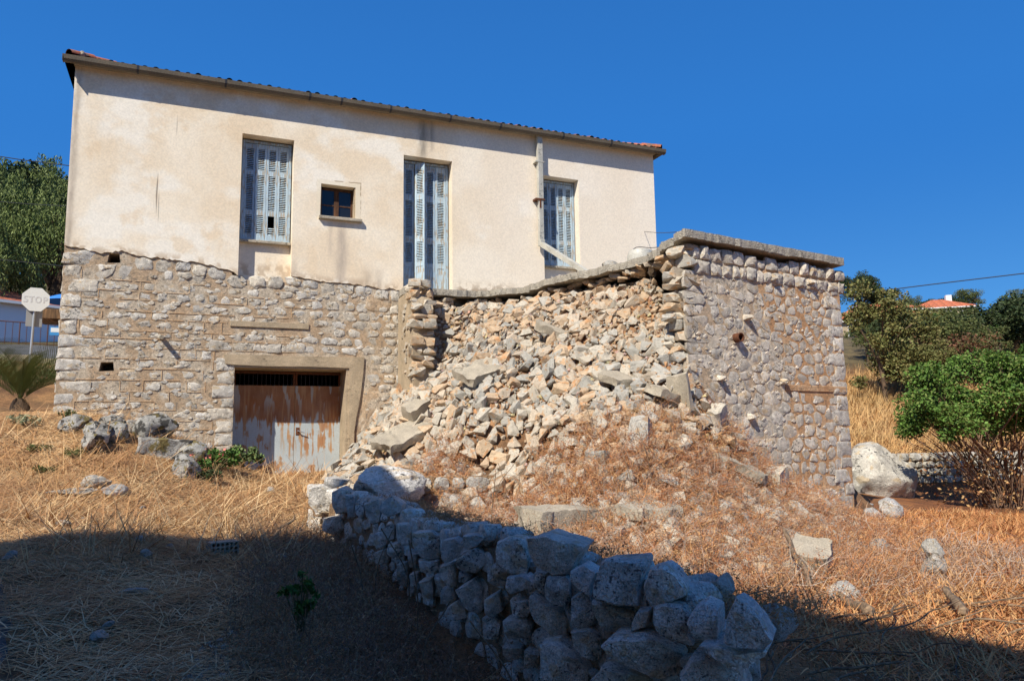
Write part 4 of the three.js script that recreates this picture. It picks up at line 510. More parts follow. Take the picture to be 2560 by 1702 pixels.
// ================================================================ DRY STONE WALL in the foreground
const wallPath = [V(1.6, 0, 3.4), V(2.0, 0, 6.2), V(1.95, 0, 13.6)];
const L0 = wallPath[0].distanceTo(wallPath[1]);
function wallFrame(s) { const i = s < L0 ? 0 : 1, a = wallPath[i], b = wallPath[i + 1], d = b.clone().sub(a).normalize(), o = a.clone().addScaledVector(d, s - (i ? L0 : 0)); return { o, d, n: V(-d.z, 0, d.x) }; }
const dry = thing('dry_stone_wall', 'long dry stone wall of grey weathered boulders running towards the viewer', 'wall');
const wallTop = (s) => 0.9 + 0.09 * fbm3(s * 0.9, 2, 2, 2) + 0.1 * sstep(8, 9.6, s);
{
  const outlines = [
[1.96,0.93,11.54,-0.65,-0.17,0.0855,-0.0566,0.111,0.126,0.0831,0.184,0.0615,0.122,-0.0455,0.0737,-0.107,-0.0211,-0.102,-0.125,-0.067,-0.16,-0.00662],
[1.97,0.85,10.85,-0.60,-0.0917,0.0633,-0.00847,0.108,0.0914,0.0829,0.112,-0.0121,0.11,-0.124,-0.0117,-0.118,-0.102,-0.0502,-0.106,0.0194],
[1.96,0.90,12.26,-0.72,-0.0955,0.0665,-0.0741,0.0998,0.127,0.107,0.135,0.0751,0.0994,-0.00925,0.0858,-0.111,-0.0132,-0.104,-0.124,-0.0773,-0.133,-0.0324],
[1.96,0.94,12.64,-0.77,-0.0542,0.0707,0.00108,0.0908,0.0537,0.0581,0.0925,-0.00369,0.0912,-0.0326,0.0369,-0.0588,-0.0542,-0.0875,-0.0835,-0.0601,-0.0967,-0.00212],
[1.96,0.85,11.88,-0.68,-0.0649,0.0421,0.00242,0.0724,0.0748,0.0396,0.0476,-0.0173,0.0385,-0.0804,-0.0227,-0.0409,-0.0734,-0.000578],
[1.97,0.66,10.58,-0.59,-0.0607,0.0579,-0.0125,0.095,0.0817,0.015,0.0522,-0.0576,-0.00487,-0.0678,-0.0616,-0.0237],
[1.97,0.67,10.96,-0.61,-0.0723,0.0434,0.035,0.0626,0.0961,0.0135,0.069,-0.0208,-0.0559,-0.0576,-0.0822,-0.0245],
[1.97,0.74,11.29,-0.63,-0.0296,0.0497,0.0413,0.0436,0.0264,-0.0754,-0.0312,-0.0376],
[1.96,0.74,11.58,-0.66,-0.0705,0.0775,0.04,0.0882,0.0589,0.0589,0.0645,-0.0301,0.0357,-0.0905,-0.0346,-0.0858,-0.0848,-0.0355],
[1.96,0.69,11.87,-0.68,-0.0678,0.0524,-0.00405,0.0901,0.043,0.0675,0.0702,0.00264,0.0535,-0.0743,-0.0091,-0.0982,-0.0709,-0.0736],
[1.96,0.71,12.16,-0.71,-0.0859,0.0771,0.0371,0.0602,0.121,0.0386,0.0771,-0.0573,-0.00794,-0.0721,-0.0619,-0.046,-0.0905,0.0374],
[1.96,0.75,12.42,-0.74,-0.00874,0.0423,0.0552,0.0552,0.0303,-0.0194,-0.0439,-0.0485,-0.0362,-0.0114],
[1.96,0.79,12.71,-0.78,-0.0901,0.0561,-0.0443,0.0876,0.0434,0.0818,0.0677,0.0439,0.0499,-0.036,0.0771,-0.0701,0.0367,-0.0734,-0.0615,-0.0473,-0.0953,-0.00145],
[1.95,0.84,12.92,-0.81,-0.042,0.0496,0.0119,0.0856,0.0648,0.0573,0.0599,-0.0436,0.0154,-0.0739,-0.0465,-0.0526,-0.0638,-0.00577],
[1.95,0.89,13.18,-0.85,-0.0251,0.0958,0.0088,0.0735,0.0651,0.019,0.0982,-0.0413,0.0595,-0.0839,-0.0292,-0.083,-0.0814,-0.0683,-0.0649,0.00782,-0.0477,0.0491],
[1.96,0.60,12.46,-0.74,-0.192,0.0451,-0.146,0.085,0.0264,0.103,0.177,0.0246,0.169,-0.023,0.124,-0.0795,0.0624,-0.0907,-0.0731,-0.0426,-0.158,-0.0071],
[1.96,0.52,11.91,-0.68,-0.0902,0.0623,0.0229,0.0821,0.0758,0.0474,0.0726,-0.058,0.0325,-0.0876,-0.0387,-0.0582,-0.0848,-0.0131],
[1.96,0.57,11.44,-0.64,-0.106,0.117,-0.0538,0.0916,0.0937,0.0322,0.113,0.00263,0.106,-0.126,0.0307,-0.107,-0.0805,-0.0279,-0.111,0.055],
[1.97,0.45,10.49,-0.58,-0.0501,0.044,0.0469,0.0917,0.0742,-0.0259,-0.0127,-0.0688,-0.051,-0.047],
[1.97,0.53,11.01,-0.61,-0.0846,0.0486,0.0389,0.0605,0.0639,-0.00502,0.0327,-0.0432,-0.0594,-0.042],
[1.97,0.30,10.48,-0.58,-0.0672,0.0642,0.0197,0.071,0.0672,0.0315,0.0467,-0.0683,-0.0686,-0.0808],
[1.97,0.41,10.97,-0.61,-0.102,0.0352,0.0266,0.0603,0.0874,0.025,0.0685,-0.0542,-0.0815,-0.0763],
[1.96,0.36,11.65,-0.66,-0.139,0.102,-0.0461,0.121,0.0745,0.0518,0.152,-0.0115,0.124,-0.0806,-0.0207,-0.104,-0.151,-0.0692],
[1.96,0.43,12.25,-0.72,-0.147,-0.000615,-0.0842,0.0737,0.035,0.0701,0.169,0.0216,0.166,-0.0553,-0.149,-0.0827],
[1.95,0.65,12.95,-0.81,-0.123,-0.00589,-0.0707,0.0547,-0.0158,0.0678,0.0681,0.0395,0.114,0.0158,0.135,-0.0711,-0.127,-0.101],
[1.95,0.76,13.10,-0.83,-0.125,0.0269,-0.0509,0.0364,0.0201,0.0206,0.123,0.0207,0.122,0.00342,0.0267,-0.0485,-0.0333,-0.0274,-0.0941,0.00182],
[1.97,0.22,10.84,-0.60,-0.0596,0.0513,0.0661,0.0349,0.0694,-0.0322,-0.0158,-0.044,-0.0603,-0.00369],
[1.97,0.25,11.15,-0.62,-0.0442,0.0537,0.0572,0.0423,0.0345,-0.0418,-0.0503,-0.0539],
[1.98,0.67,8.89,-0.51,-0.13,0.109,0.0274,0.126,0.124,0.074,0.117,-0.11,0.0512,-0.127,-0.069,-0.0872,-0.129,0.00497],
[1.98,0.71,9.58,-0.54,-0.0727,0.0781,0.0262,0.0941,0.097,0.0368,0.0855,-0.0466,-0.0513,-0.0943,-0.0785,-0.0475],
[1.99,0.68,8.06,-0.48,-0.0827,0.102,0.0244,0.102,0.0847,0.037,0.0716,-0.0783,-0.0149,-0.116,-0.082,-0.0392],
[1.99,0.63,7.43,-0.47,-0.036,0.0719,0.0572,0.0851,0.0579,-0.06,-0.0206,-0.094,-0.0641,-0.0178],
[2.00,0.76,6.59,-0.45,-0.0864,0.112,0.078,0.172,0.0958,-0.102,-0.00562,-0.132,-0.0848,-0.04],
[1.99,0.90,7.52,-0.47,-0.101,0.0383,0.00522,0.12,0.127,0.0224,0.0987,-0.06,-0.022,-0.0934,-0.108,-0.0445],
[1.97,0.76,6.01,-0.42,-0.0711,0.0725,0.0359,0.0872,0.0534,-0.00972,0.0298,-0.114,-0.0531,-0.0566],
[1.87,0.83,5.30,-0.40,-0.118,0.112,0.0122,0.176,0.15,0.108,0.139,-0.149,-0.0702,-0.172,-0.115,-0.0767],
[1.74,0.80,4.41,-0.37,-0.147,0.153,0.0396,0.202,0.182,0.0922,0.159,-0.203,-0.0657,-0.19,-0.161,-0.0685],
[1.70,0.41,4.12,-0.37,-0.0935,0.114,0.107,0.0912,0.11,-0.0964,-0.0131,-0.113,-0.11,0.0013],
[1.83,0.48,5.00,-0.39,-0.135,0.0958,0.115,0.123,0.17,-0.0315,-0.00639,-0.116,-0.141,-0.0614],
[1.83,1.04,4.99,-0.39,-0.114,0.0818,0.165,0.0384,0.113,-0.0371,-0.0306,-0.0703,-0.136,-0.00661],
[1.97,0.84,10.08,-0.56,-0.0611,0.0441,0.0409,0.0523,0.102,0.0254,0.03,-0.0332,-0.0413,-0.0579,-0.0666,-0.0241],
[1.97,0.70,10.10,-0.56,-0.12,0.0114,0.0231,0.0976,0.0883,0.0519,0.0976,-0.0248,0.0214,-0.0928,-0.11,-0.0463],
[1.98,0.49,8.96,-0.51,-0.1,0.0507,0.0784,0.0545,0.0842,-0.0111,0.007,-0.0623,-0.0762,-0.0344],
[1.98,0.51,9.54,-0.53,-0.0776,0.079,0.0433,0.0851,0.0615,0.00175,0.0534,-0.0867,-0.00681,-0.0976,-0.0778,0.000592],
[1.97,0.55,9.91,-0.55,-0.0381,0.0523,0.0603,0.00702,0.0237,-0.0387,-0.0468,-0.0218],
[1.99,0.48,8.38,-0.49,-0.0509,0.0828,0.0453,0.0458,0.0327,-0.0618,-0.0312,-0.074],
[1.99,0.47,7.75,-0.47,-0.0858,0.0699,0.0219,0.0933,0.0981,0.00282,0.0778,-0.083,-0.0324,-0.0733,-0.0852,-0.00964],
[1.99,0.32,7.11,-0.46,-0.0824,0.0586,0.0326,0.0977,0.0864,0.000772,0.0339,-0.0811,-0.0695,-0.0692],
[1.99,0.28,8.02,-0.48,-0.0668,0.0995,0.0293,0.118,0.0537,-0.00266,0.0341,-0.123,-0.0538,-0.0916],
[1.98,0.31,8.46,-0.49,-0.0457,0.0447,0.034,0.0568,0.043,-0.0251,-0.0264,-0.0673],
[1.98,0.29,8.88,-0.51,-0.0636,0.068,0.0479,0.103,0.0596,-0.096,-0.0419,-0.0741],
[1.98,0.41,9.25,-0.52,-0.0479,0.0509,0.0377,0.0189,0.0466,-0.046,-0.04,-0.0196],
[1.98,0.34,9.51,-0.53,-0.0636,0.0563,0.0355,0.0677,0.0657,-0.0203,0.0349,-0.0601,-0.0727,-0.0635],
[1.97,0.42,10.07,-0.56,-0.121,0.0606,0.0111,0.139,0.0862,0.0733,0.095,-0.0551,0.0493,-0.108,-0.031,-0.0765,-0.0861,-0.00117],
[1.98,0.25,9.69,-0.54,-0.0948,0.0243,-0.000377,0.0762,0.0825,0.027,0.1,-0.028,-0.00107,-0.0578,-0.0949,-0.0211],
[1.99,0.50,7.02,-0.46,-0.0674,0.0759,0.052,0.108,0.0858,-0.0335,0.0086,-0.0832,-0.0783,-0.0466],
[1.92,0.78,5.67,-0.41,-0.0558,0.147,0.0379,0.129,0.0476,0.0287,0.0666,-0.138,-0.0349,-0.153,-0.0538,-0.00314],
[1.98,0.69,9.78,-0.54,0.0368,0.0402,0.0898,0.0506,-0.0273,-0.0159,-0.102,-0.0621]
  ];
  const r = RNG(55);
  // core of packed small stone
  for (let s = 0.12; s < 9.0; s += 0.25) { const f = wallFrame(s + 0.12), w = 0.34; const h = wallTop(s) - 0.14, g = box(-0.128, 0.128, groundH(f.o.x, f.o.z) - 0.2, h, -w / 2, w / 2); g.rotateY(Math.atan2(-f.d.z, f.d.x)); const c = f.o.clone().addScaledVector(f.n, -0.12 - w / 2); g.translate(c.x, 0, c.z); if (!dry.core) dry.core = []; dry.core.push(g); }
  mesh('packed_core', boxUV(merge(dry.core), 0.8), M.earth, dry); delete dry.core;
  const grey = () => { const g = r.r(1.15, 1.6), w = r.r(0, 0.1); return [g, g * (0.99 - w * 0.5), g * (0.965 - w)]; };
  const face = (poly, seed, o = {}) => { // poly in (s, v); the stone turns with the wall
    let sm = 0; poly.forEach((p) => (sm += p[0] / poly.length)); const f = wallFrame(sm), size = Math.max(...poly.map((p) => p[0])) - Math.min(...poly.map((p) => p[0]));
    const g = polyStone(poly.map(([s, v]) => [s - sm, v]), { n: 36, bulge: clamp(size * 0.26, 0.07, 0.15), back: 0.22, rough: 0.026, seed, smooth: 1, tilt: 0.25, uvs: 0.75, freq: 7, facet: 1.1, crease: 0.55, scales: [1, 0.985, 0.955, 0.9, 0.8, 0.65, 0.48, 0.3, 0.14], ...o });
    tint(g, grey()); g.applyMatrix4(new THREE.Matrix4().makeBasis(f.d.clone(), V(0, 1, 0), f.n.clone()).setPosition(f.o.clone().addScaledVector(f.n, -0.13))); mesh('stone', g, M.stone, dry);
  };
  outlines.forEach((o, i) => { const p = []; for (let k = 4; k < o.length; k += 2) p.push([o[k], o[k + 1]]); const [cx, cy] = centroid(p), size = Math.max(...p.map((q) => q[0])) - Math.min(...p.map((q) => q[0])); const g = polyStone(p.map(([x, y]) => [cx + (x - cx) * 1.03, cy + (y - cy) * 1.03]), { n: 36, bulge: clamp(size * 0.3, 0.04, 0.09), back: clamp(size * 0.9, 0.16, 0.34), rough: 0.02, seed: i + 500, smooth: 0, edge: 0.9, tilt: 0.22, uvs: 0.6, freq: 10, facet: 0.85, crease: 0.5, scales: [1, 0.985, 0.955, 0.92, 0.85, 0.7, 0.52, 0.32, 0.15] }); tint(g, grey()); g.rotateY(o[3]); g.translate(o[0] + 0.02, o[1], o[2]); mesh('stone', g, M.stone, dry); });
  const used = [];
  const inside = (s, v) => used.some((p) => { let c = false; for (let i = 0, j = p.length - 1; i < p.length; j = i++) if ((p[i][1] > v) !== (p[j][1] > v) && s < ((p[j][0] - p[i][0]) * (v - p[i][1])) / (p[j][1] - p[i][1]) + p[i][0]) c = !c; return c; });
  // smaller stones wherever the larger ones leave room
  let k = 0; for (let t = 0; t < 6000 && k < 150; t++) { const s = r.r(0.1, 9.4), f = wallFrame(s), v = r.r(groundH(f.o.x, f.o.z), wallTop(s) - 0.04), w = r.r(0.1, 0.2) * (t < 3000 ? 1.1 : 0.7), h = w * r.r(0.55, 0.85); const pts = [[-1, -0.6], [-0.3, -1], [0.8, -0.8], [1, 0.3], [0.3, 1], [-0.8, 0.7]].map(([a, b]) => [s + a * w * r.r(0.75, 1), v + b * h * r.r(0.75, 1)]); if ([[s, v], ...pts].some(([a, b]) => inside(a, b))) continue; used.push(pts); face(pts, 700 + k++, { n: 18, back: 0.14, bulge: 0.05, scales: [1, 0.95, 0.8, 0.45] }); }
  // stones bedded along the top and the back
  const top = (s, off, size, seed, rot, lift = 0) => { const f = wallFrame(s), p = f.o.clone().addScaledVector(f.n, -off), m = mesh('top_stone', tint(rock(seed, 6, 9, 0.09, 0.5).clone(), grey()), M.stone, dry); m.position.set(p.x, wallTop(s) - 0.06 + lift, p.z); m.scale.set(...size); m.rotation.set(...rot); };
  for (let s = 2.6, i = 0; s < 9.2; i++) { const a = r.r(0.2, 0.32); top(s + a / 2, r.r(0.2, 0.3), [a * 0.5, r.r(0.07, 0.12), r.r(0.1, 0.15)], 300 + i, [r.r(-0.3, 0.3), r.r(0, 3), r.r(-0.3, 0.3)], -0.04); if (r() < 0.85) top(s + a * 0.3, r.r(0.36, 0.44), [a * 0.5, r.r(0.08, 0.13), r.r(0.1, 0.15)], 330 + i, [r.r(-0.3, 0.3), r.r(0, 3), r.r(-0.3, 0.3)], -0.05); s += a; }
  for (let s = 0.3, i = 0; s < 2.6; i++) { const a = r.r(0.2, 0.34); top(s + a / 2, r.r(0.2, 0.4), [a * 0.55, r.r(0.07, 0.12), r.r(0.12, 0.17)], 390 + i, [r.r(-0.2, 0.2), r.r(0, 3), r.r(-0.2, 0.2)], -0.04); s += a; }
  for (let s = 0.2, i = 0; s < 9.3; i++) { const a = r.r(0.22, 0.38); for (let v = 0.12; v < 0.8; v += 0.2) { const f = wallFrame(s + (v * 7 % 1) * 0.1), p = f.o.clone().addScaledVector(f.n, -0.46), m = mesh('back_stone', tint(rock(420 + (i + Math.round(v * 10)) % 22, 3).clone(), grey()), M.stone, dry); m.position.set(p.x, v, p.z); m.scale.set(0.11, 0.12, a * 0.56); m.rotation.set(0, r.r(-0.2, 0.2), r.r(-0.2, 0.2)); } s += a; }
  // near end: stacked blocks and the leaning one
  for (const [s, off, size, seed, rot, lift] of [[9.1, 0.44, [0.1, 0.14, 0.08], 451, [0.3, 0.4, 0.5], -0.02], [9.5, 0.44, [0.09, 0.08, 0.09], 452, [0.1, 0.7, 0.1], -0.1], [9.45, 0.3, [0.14, 0.12, 0.14], 454, [0, 0.4, 0.1], -0.48], [9.4, 0.42, [0.13, 0.12, 0.13], 455, [0, 1, 0.1], -0.52], [9.45, 0.3, [0.16, 0.14, 0.18], 456, [0, 0.4, 0.1], -0.72], [9.4, 0.42, [0.14, 0.14, 0.14], 457, [0.2, 0.9, 0], -0.76]]) top(s, off, size, seed, rot, lift);
  const cb = mesh('capping_boulder', tint(rock(471, 14, 9, 0.08, 0.55).clone(), grey()), M.stone, scene); cb.position.set(2.5, 0.95, 5.0); cb.scale.set(0.62, 0.29, 0.44); cb.rotation.set(0.05, 0.25, 0.03); tag(cb, 'massive weathered boulder resting on the wall where it bends', 'boulder');
}
{ // short retaining wall behind, facing the viewer
  const w = thing('retaining_wall', 'short low stone wall holding back the heap behind the capping boulder', 'wall'), r = RNG(66), a = V(2.45, 0, 4.6), b = V(4.6, 0, 5.0), d = b.clone().sub(a).normalize(), n = V(-d.z, 0, d.x), Mx = new THREE.Matrix4().makeBasis(d, V(0, 1, 0), n).setPosition(a), len = a.distanceTo(b);
  mesh('packed_core', box(0, len, 0, 1.06, -0.4, -0.1).applyMatrix4(Mx), M.earth, w);
  for (let y = 0.1, row = 0; y < 1.02; row++) { const h = row > 3 ? 0.24 : r.r(0.16, 0.24); for (let x = 0; x < len;) { const wd = r.r(0.2, 0.48); mesh('stone', tint(polyStone([[x + 0.02, y + 0.02], [x + wd / 2, y], [x + wd - 0.02, y + 0.03], [x + wd - 0.01, y + h - 0.03], [x + wd * 0.45, y + h], [x + 0.03, y + h - 0.02]], { n: 22, bulge: 0.09, back: 0.2, rough: 0.025, seed: 800 + row * 20 + Math.round(x * 10), tilt: 0.15, freq: 6, uvs: 0.85, scales: [1, 0.97, 0.88, 0.65, 0.35] }), ((g) => [g * 1.03, g, g * 0.94])(r.r(0.85, 1.25))).translate(0, 0, -0.08).applyMatrix4(Mx), M.stone, w); x += wd; } y += h; }
}
// loose stones at the foot of the house, and others on the ground
const rr = RNG(88);
function loose(label, x, z, size, seed, rot = [0, rr.r(0, 3), 0], m = 0, sink = 0.3, detail = 6, group) { const o = rockMesh('loose_stone', scene, seed, [x, topH(x, z) + size[1] * (1 - sink), z], size, rot, m === 3 ? M.mossRock : M.rock[m], detail, 8, 0.1, 0.5); return tag(o, label, 'stone', group); }
loose('pale block at the left end of the stones below the house wall', -1.78, 0.75, [0.26, 0.17, 0.2], 501, [0.1, 0.4, 0.1], 3);
loose('dark topped block among the stones below the house wall', -1.25, 0.7, [0.22, 0.17, 0.2], 502, [0, 0.2, 0], 3);
loose('tall rounded grey stone in front of the others below the house wall', -1.4, 1.62, [0.25, 0.27, 0.22], 503, [0.1, 1.1, 0.2], 3, 0.25);
loose('black crusted stone leaning on the tall rounded grey stone', -1.38, 1.32, [0.23, 0.2, 0.2], 504, [0.3, 0.5, 0.2], 3, -0.3);
loose('rough grey stone between the dark block and the large angular boulder', -1.1, 1.05, [0.22, 0.2, 0.2], 505, [0, 2, 0.2], 3);
loose('pale stone tucked behind the rough grey stone at the house wall', -0.9, 0.62, [0.24, 0.16, 0.18], 506, [0, 1, 0.1], 2);
loose('large angular boulder with a dark right side below the house wall', -0.55, 0.72, [0.36, 0.27, 0.26], 507, [0.2, 0.3, 0.25], 3, 0.2);
slab('long mossy squared block lying below the large angular boulder', [-0.42, groundH(-0.42, 1.3) + 0.12, 1.3], [0.95, 0.32, 0.45], [0.05, 0.12, -0.06], 31, M.mossRock, 'block', 'squared_block');
loose('dark mossy boulder at the right end of the mossy block', 0.05, 1.35, [0.27, 0.22, 0.24], 509, [0.3, 0.3, 0.2], 3, 0.2);
loose('mossy brown boulder beside the flowering plant', -0.02, 2.0, [0.28, 0.22, 0.24], 510, [0.2, 1.3, 0.2], 3, 0.3);
loose('small white stone on the straw left of the garage', -1.2, 3.05, [0.19, 0.12, 0.14], 511, [0, 0.4, 0], 2, 0.2);
loose('flat pale stone sunk in the straw beside the small white stone', -1.5, 3.4, [0.36, 0.06, 0.2], 512, [0, 0.3, 0], 2, 0.4);
loose('grey flat stone right of the small white stone', -0.95, 3.25, [0.2, 0.09, 0.14], 513, [0, 1, 0], 0, 0.3);
loose('pale pebble in the shade left of the hollow brick', -0.35, 6.94, [0.07, 0.06, 0.06], 514, [0, 1, 0], 2, 0.2);
loose('flat white stone in the shaded straw', -0.42, 7.98, [0.13, 0.025, 0.06], 515, [0, 0.1, 0], 2, 0);
loose('small white chip in the shade near the lane', -0.52, 8.88, [0.06, 0.03, 0.035], 516, [0, 0.8, 0.1], 2, 0);
loose('mossy stone at the foot of the wing corner', 11.0, 5.95, [0.26, 0.2, 0.22], 517, [0.2, 1, 0], 0, 0.2);
loose('second mossy stone beside the wing corner', 10.6, 6.0, [0.17, 0.15, 0.16], 518, [0, 2, 0.2], 1, 0.2);
loose('lower pale stone of the pair standing in the dry field', 7.6, 9.46, [0.15, 0.17, 0.13], 519, [0, 0.5, 0.05], 2, 0.1); loose('upper pointed pale stone of the pair standing in the dry field', 7.62, 9.45, [0.12, 0.12, 0.1], 520, [0.1, 1.5, 0.6], 2, -1.7);
loose('pale stone where the heap meets the dry field', 8.3, 8.15, [0.22, 0.12, 0.16], 521, [0, 1, 0.1], 2); loose('flat pale stone at the near foot of the heap', 5.9, 9.85, [0.28, 0.1, 0.2], 522, [0, 0.4, 0.1], 2);
slab('dark broken block with pale top near the dead branches', [6.35, 0.22, 8.95], [0.42, 0.4, 0.4], [0.2, 0.7, 0.35], 33, M.concrete, 'block', 'broken_block'); slab('pale slab leaning left of the dark broken block', [6.0, 0.16, 9.15], [0.3, 0.08, 0.3], [0.5, 0.3, 0.2], 34, M.concrete, 'slab');
for (let i = 0; i < 46; i++) { const a = i < 22, x = a ? rr.r(-2, 1.9) : rr.r(7, 15), z = a ? rr.r(2, 12) : rr.r(4, 11), s = rr.r(0.025, 0.08); loose(a ? 'small pale stone scattered on the straw' : 'small pale stone scattered in the dry field', x, z, [s * 1.4, s * 0.7, s], 530 + (i % 12), [0, rr.r(0, 3), 0], i % 3, 0.2, 2, a ? 'small stones on the straw' : 'small stones in the dry field'); }
{ // white stone chips spilled in the shade
  const im = new THREE.InstancedMesh(shard(540, 9), M.rubble[2], 420); im.name = 'stone_chips'; im.userData.kind = 'stuff'; shade(im); const m = new THREE.Matrix4(), q = new THREE.Quaternion(), e = new THREE.Euler(); for (let i = 0; i < 420; i++) { const t = rr(), x = lerp(0.05, 0.55, t) + rr.r(-0.28, 0.28) * rr(), z = lerp(10.2, 9.0, t) + rr.r(-0.4, 0.4) * rr(), s = 0.006 + 0.03 * rr() ** 3; im.setMatrixAt(i, m.compose(V(x, groundH(x, z) + s * 0.3, z), q.setFromEuler(e.set(rr.r(0, 6), rr.r(0, 6), 0)), V(s * 1.5, s * 0.7, s))); } scene.add(im);
  // hollow brick
  const w = 0.3, h = 0.15, s = new THREE.Shape(); s.moveTo(-w / 2, 0); s.lineTo(w / 2, 0); s.lineTo(w / 2, h); s.lineTo(-w / 2, h); s.closePath(); for (let i = 0; i < 6; i++) for (let j = 0; j < 3; j++) { const p = new THREE.Path(); p.absarc(-w / 2 + 0.03 + i * 0.048, 0.028 + j * 0.047, 0.018, 0, Math.PI * 2, true); s.holes.push(p); }
  const g = new THREE.ExtrudeGeometry(s, { depth: 0.19, bevelEnabled: false, curveSegments: 6 }); const b = mesh('hollow_brick', boxUV(g, 1), std({ map: T.concrete, color: lin(0.8, 0.72, 0.66) }), scene); b.position.set(0.36, groundH(0.36, 6.5) - 0.01, 6.35); b.rotation.y = 0.25; tag(b, 'hollow brick with rows of round holes lying in the shade', 'brick');
}

// ================================================================ DRY GROWTH
function ribbon(out, a, b, w, sag, seg = 2, side = null) { const d = b.clone().sub(a), n = side || d.clone().cross(V(0, 1, 0)).normalize(); if (n.lengthSq() < 0.1) n.set(1, 0, 0); let p0 = null; for (let i = 0; i <= seg; i++) { const t = i / seg, c = a.clone().addScaledVector(d, t); c.y += sag * 4 * t * (1 - t); const k = w * (1 - 0.7 * t), l = c.clone().addScaledVector(n, -k), r = c.clone().addScaledVector(n, k); if (p0) out.push(p0[0], p0[1], r, p0[0], r, l); p0 = [l, r]; } }
function fromTris(v) { const g = new THREE.BufferGeometry(), p = new Float32Array(v.length * 3); v.forEach((q, i) => q.toArray(p, i * 3)); g.setAttribute('position', new THREE.BufferAttribute(p, 3)); g.computeVertexNormals(); return g; }
function strawGeo(seed, n, R, len, w, rise) { const r = RNG(seed), t = []; for (let i = 0; i < n; i++) { const a = V(r.r(-R, R), r.r(0.002, 0.03), r.r(-R, R)), h = r.r(0, 6.28), L = r.r(0.35, 1) * len, u = r.r(-0.05, 1) ** 2 * rise; ribbon(t, a, V(a.x + Math.cos(h) * L, a.y + u * L, a.z + Math.sin(h) * L), w * r.r(0.6, 1.3), r.r(-0.02, 0.05) * L, 2); } return fromTris(t); }
function stemGeo(seed, n, R, len, w, leaf) { const r = RNG(seed), t = []; for (let i = 0; i < n; i++) { let p = V(r.r(-R, R), -0.03, r.r(-R, R)), d = V(r.r(-1, 1), r.r(0.3, 1.4), r.r(-1, 1)).normalize(); const L = len * r.r(0.4, 1), k = 4; const side = V(r.r(-1, 1), 0.2, r.r(-1, 1)).normalize(); for (let j = 0; j < k; j++) { const q = p.clone().addScaledVector(d, L / k); ribbon(t, p, q, w * (1 - j * 0.18), 0, 1, side); if (leaf) for (let m = 0; m < 2; m++) { const c = p.clone().lerp(q, r()), u = V(r.r(-1, 1), r.r(-1, 1), r.r(-1, 1)).normalize().multiplyScalar(leaf * r.r(0.4, 1)), v = V(r.r(-1, 1), r.r(-1, 1), r.r(-1, 1)).normalize().multiplyScalar(leaf * 0.35); t.push(c, c.clone().add(u).add(v), c.clone().add(u).sub(v)); } p = q; d.add(V(r.r(-0.5, 0.5), r.r(-0.75, 0.15), r.r(-0.5, 0.5))).normalize(); } } return fromTris(t); }
function scatter(name, geo, mat, n, where, hf, colors, seed, sc = [0.8, 1.25]) {
  const r = RNG(seed), im = new THREE.InstancedMesh(geo, mat, n), m = new THREE.Matrix4(), q = new THREE.Quaternion(), c = new THREE.Color(); im.name = numbered(name); im.userData.kind = 'stuff'; shade(im); let k = 0, tries = 0;
  while (k < n && tries++ < n * 60) { const p = where(r); if (!p) continue; const [x, z] = p, nn = heapN(x, z, hf); q.setFromUnitVectors(V(0, 1, 0), nn).multiply(new THREE.Quaternion().setFromAxisAngle(V(0, 1, 0), r.r(0, 6.28))); const s = r.r(...sc); im.setMatrixAt(k, m.compose(V(x, hf(x, z), z), q, V(s, s * r.r(0.7, 1.2), s))); const a = colors[r.i(colors.length)], v = r.r(0.8, 1.2); im.setColorAt(k, c.setRGB(a[0] * v, a[1] * v, a[2] * v)); k++; }
  im.count = k; scene.add(im); return im;
}
const dryMat = std({ roughness: 0.85 });
const notBuilt = (x, z) => !(x > -2.3 && x < 10.8 && z < 0.1) && !(x > 4 && x < 10.9 && z < 5.6) && !(x > 1.3 && x < 2.85 && z > 3.3 && z < 13.7);
const STRAW = [[0.54, 0.3, 0.12], [0.64, 0.41, 0.19], [0.36, 0.19, 0.085], [0.46, 0.24, 0.1], [0.72, 0.52, 0.28]];
for (let v = 0; v < 2; v++) scatter('straw', strawGeo(10 + v, 46, 0.34, 0.34, 0.0042, 0.22), dryMat, 900, (r) => { const z = 15 - 15 * Math.sqrt(r()), x = r.r(-4.5, 2.4); return x > roadEdge(z) + 0.05 && r() < 0.25 + 1.3 * clamp(0.5 + fbm3(x * 0.9, 12, z * 0.9, 3)) && notBuilt(x, z) && (z > 5 || heapH(Math.max(x, 2.2), z) < groundH(x, z) + 0.15 || x < 2.2) ? [x, z] : null; }, groundH, STRAW, 900 + v);
scatter('straw', strawGeo(14, 30, 0.3, 0.5, 0.005, 0.9), dryMat, 260, (r) => { const z = r.r(0.3, 7), x = r.r(-4, 2.2); return x > roadEdge(z) + 0.2 && notBuilt(x, z) ? [x, z] : null; }, groundH, STRAW, 903);
const RUST = [[0.54, 0.23, 0.075], [0.6, 0.29, 0.1], [0.44, 0.17, 0.06], [0.64, 0.37, 0.15]];
for (let v = 0; v < 2; v++) scatter('dry_grass', strawGeo(20 + v, 60, 0.5, 0.2, 0.0055, 0.9), dryMat, 1700, (r) => { const x = r.r(4.5, 24), z = r.r(-1, 13); return notBuilt(x, z) && heapH(clamp(x, 2.2, 11.4), clamp(z, 0, 10.4)) < groundH(x, z) + 0.25 && (x > 11 || z > 6) ? [x, z] : null; }, groundH, RUST, 910 + v);
for (let v = 0; v < 2; v++) scatter('tall_dry_grass', strawGeo(24 + v, 60, 0.5, 0.36, 0.008, 1.8), dryMat, 420, (r) => { const x = r.r(17.5, 30), z = r.r(-9, 0); return [x, z]; }, groundH, [[0.56, 0.32, 0.12], [0.62, 0.4, 0.17], [0.44, 0.28, 0.11]], 915 + v);
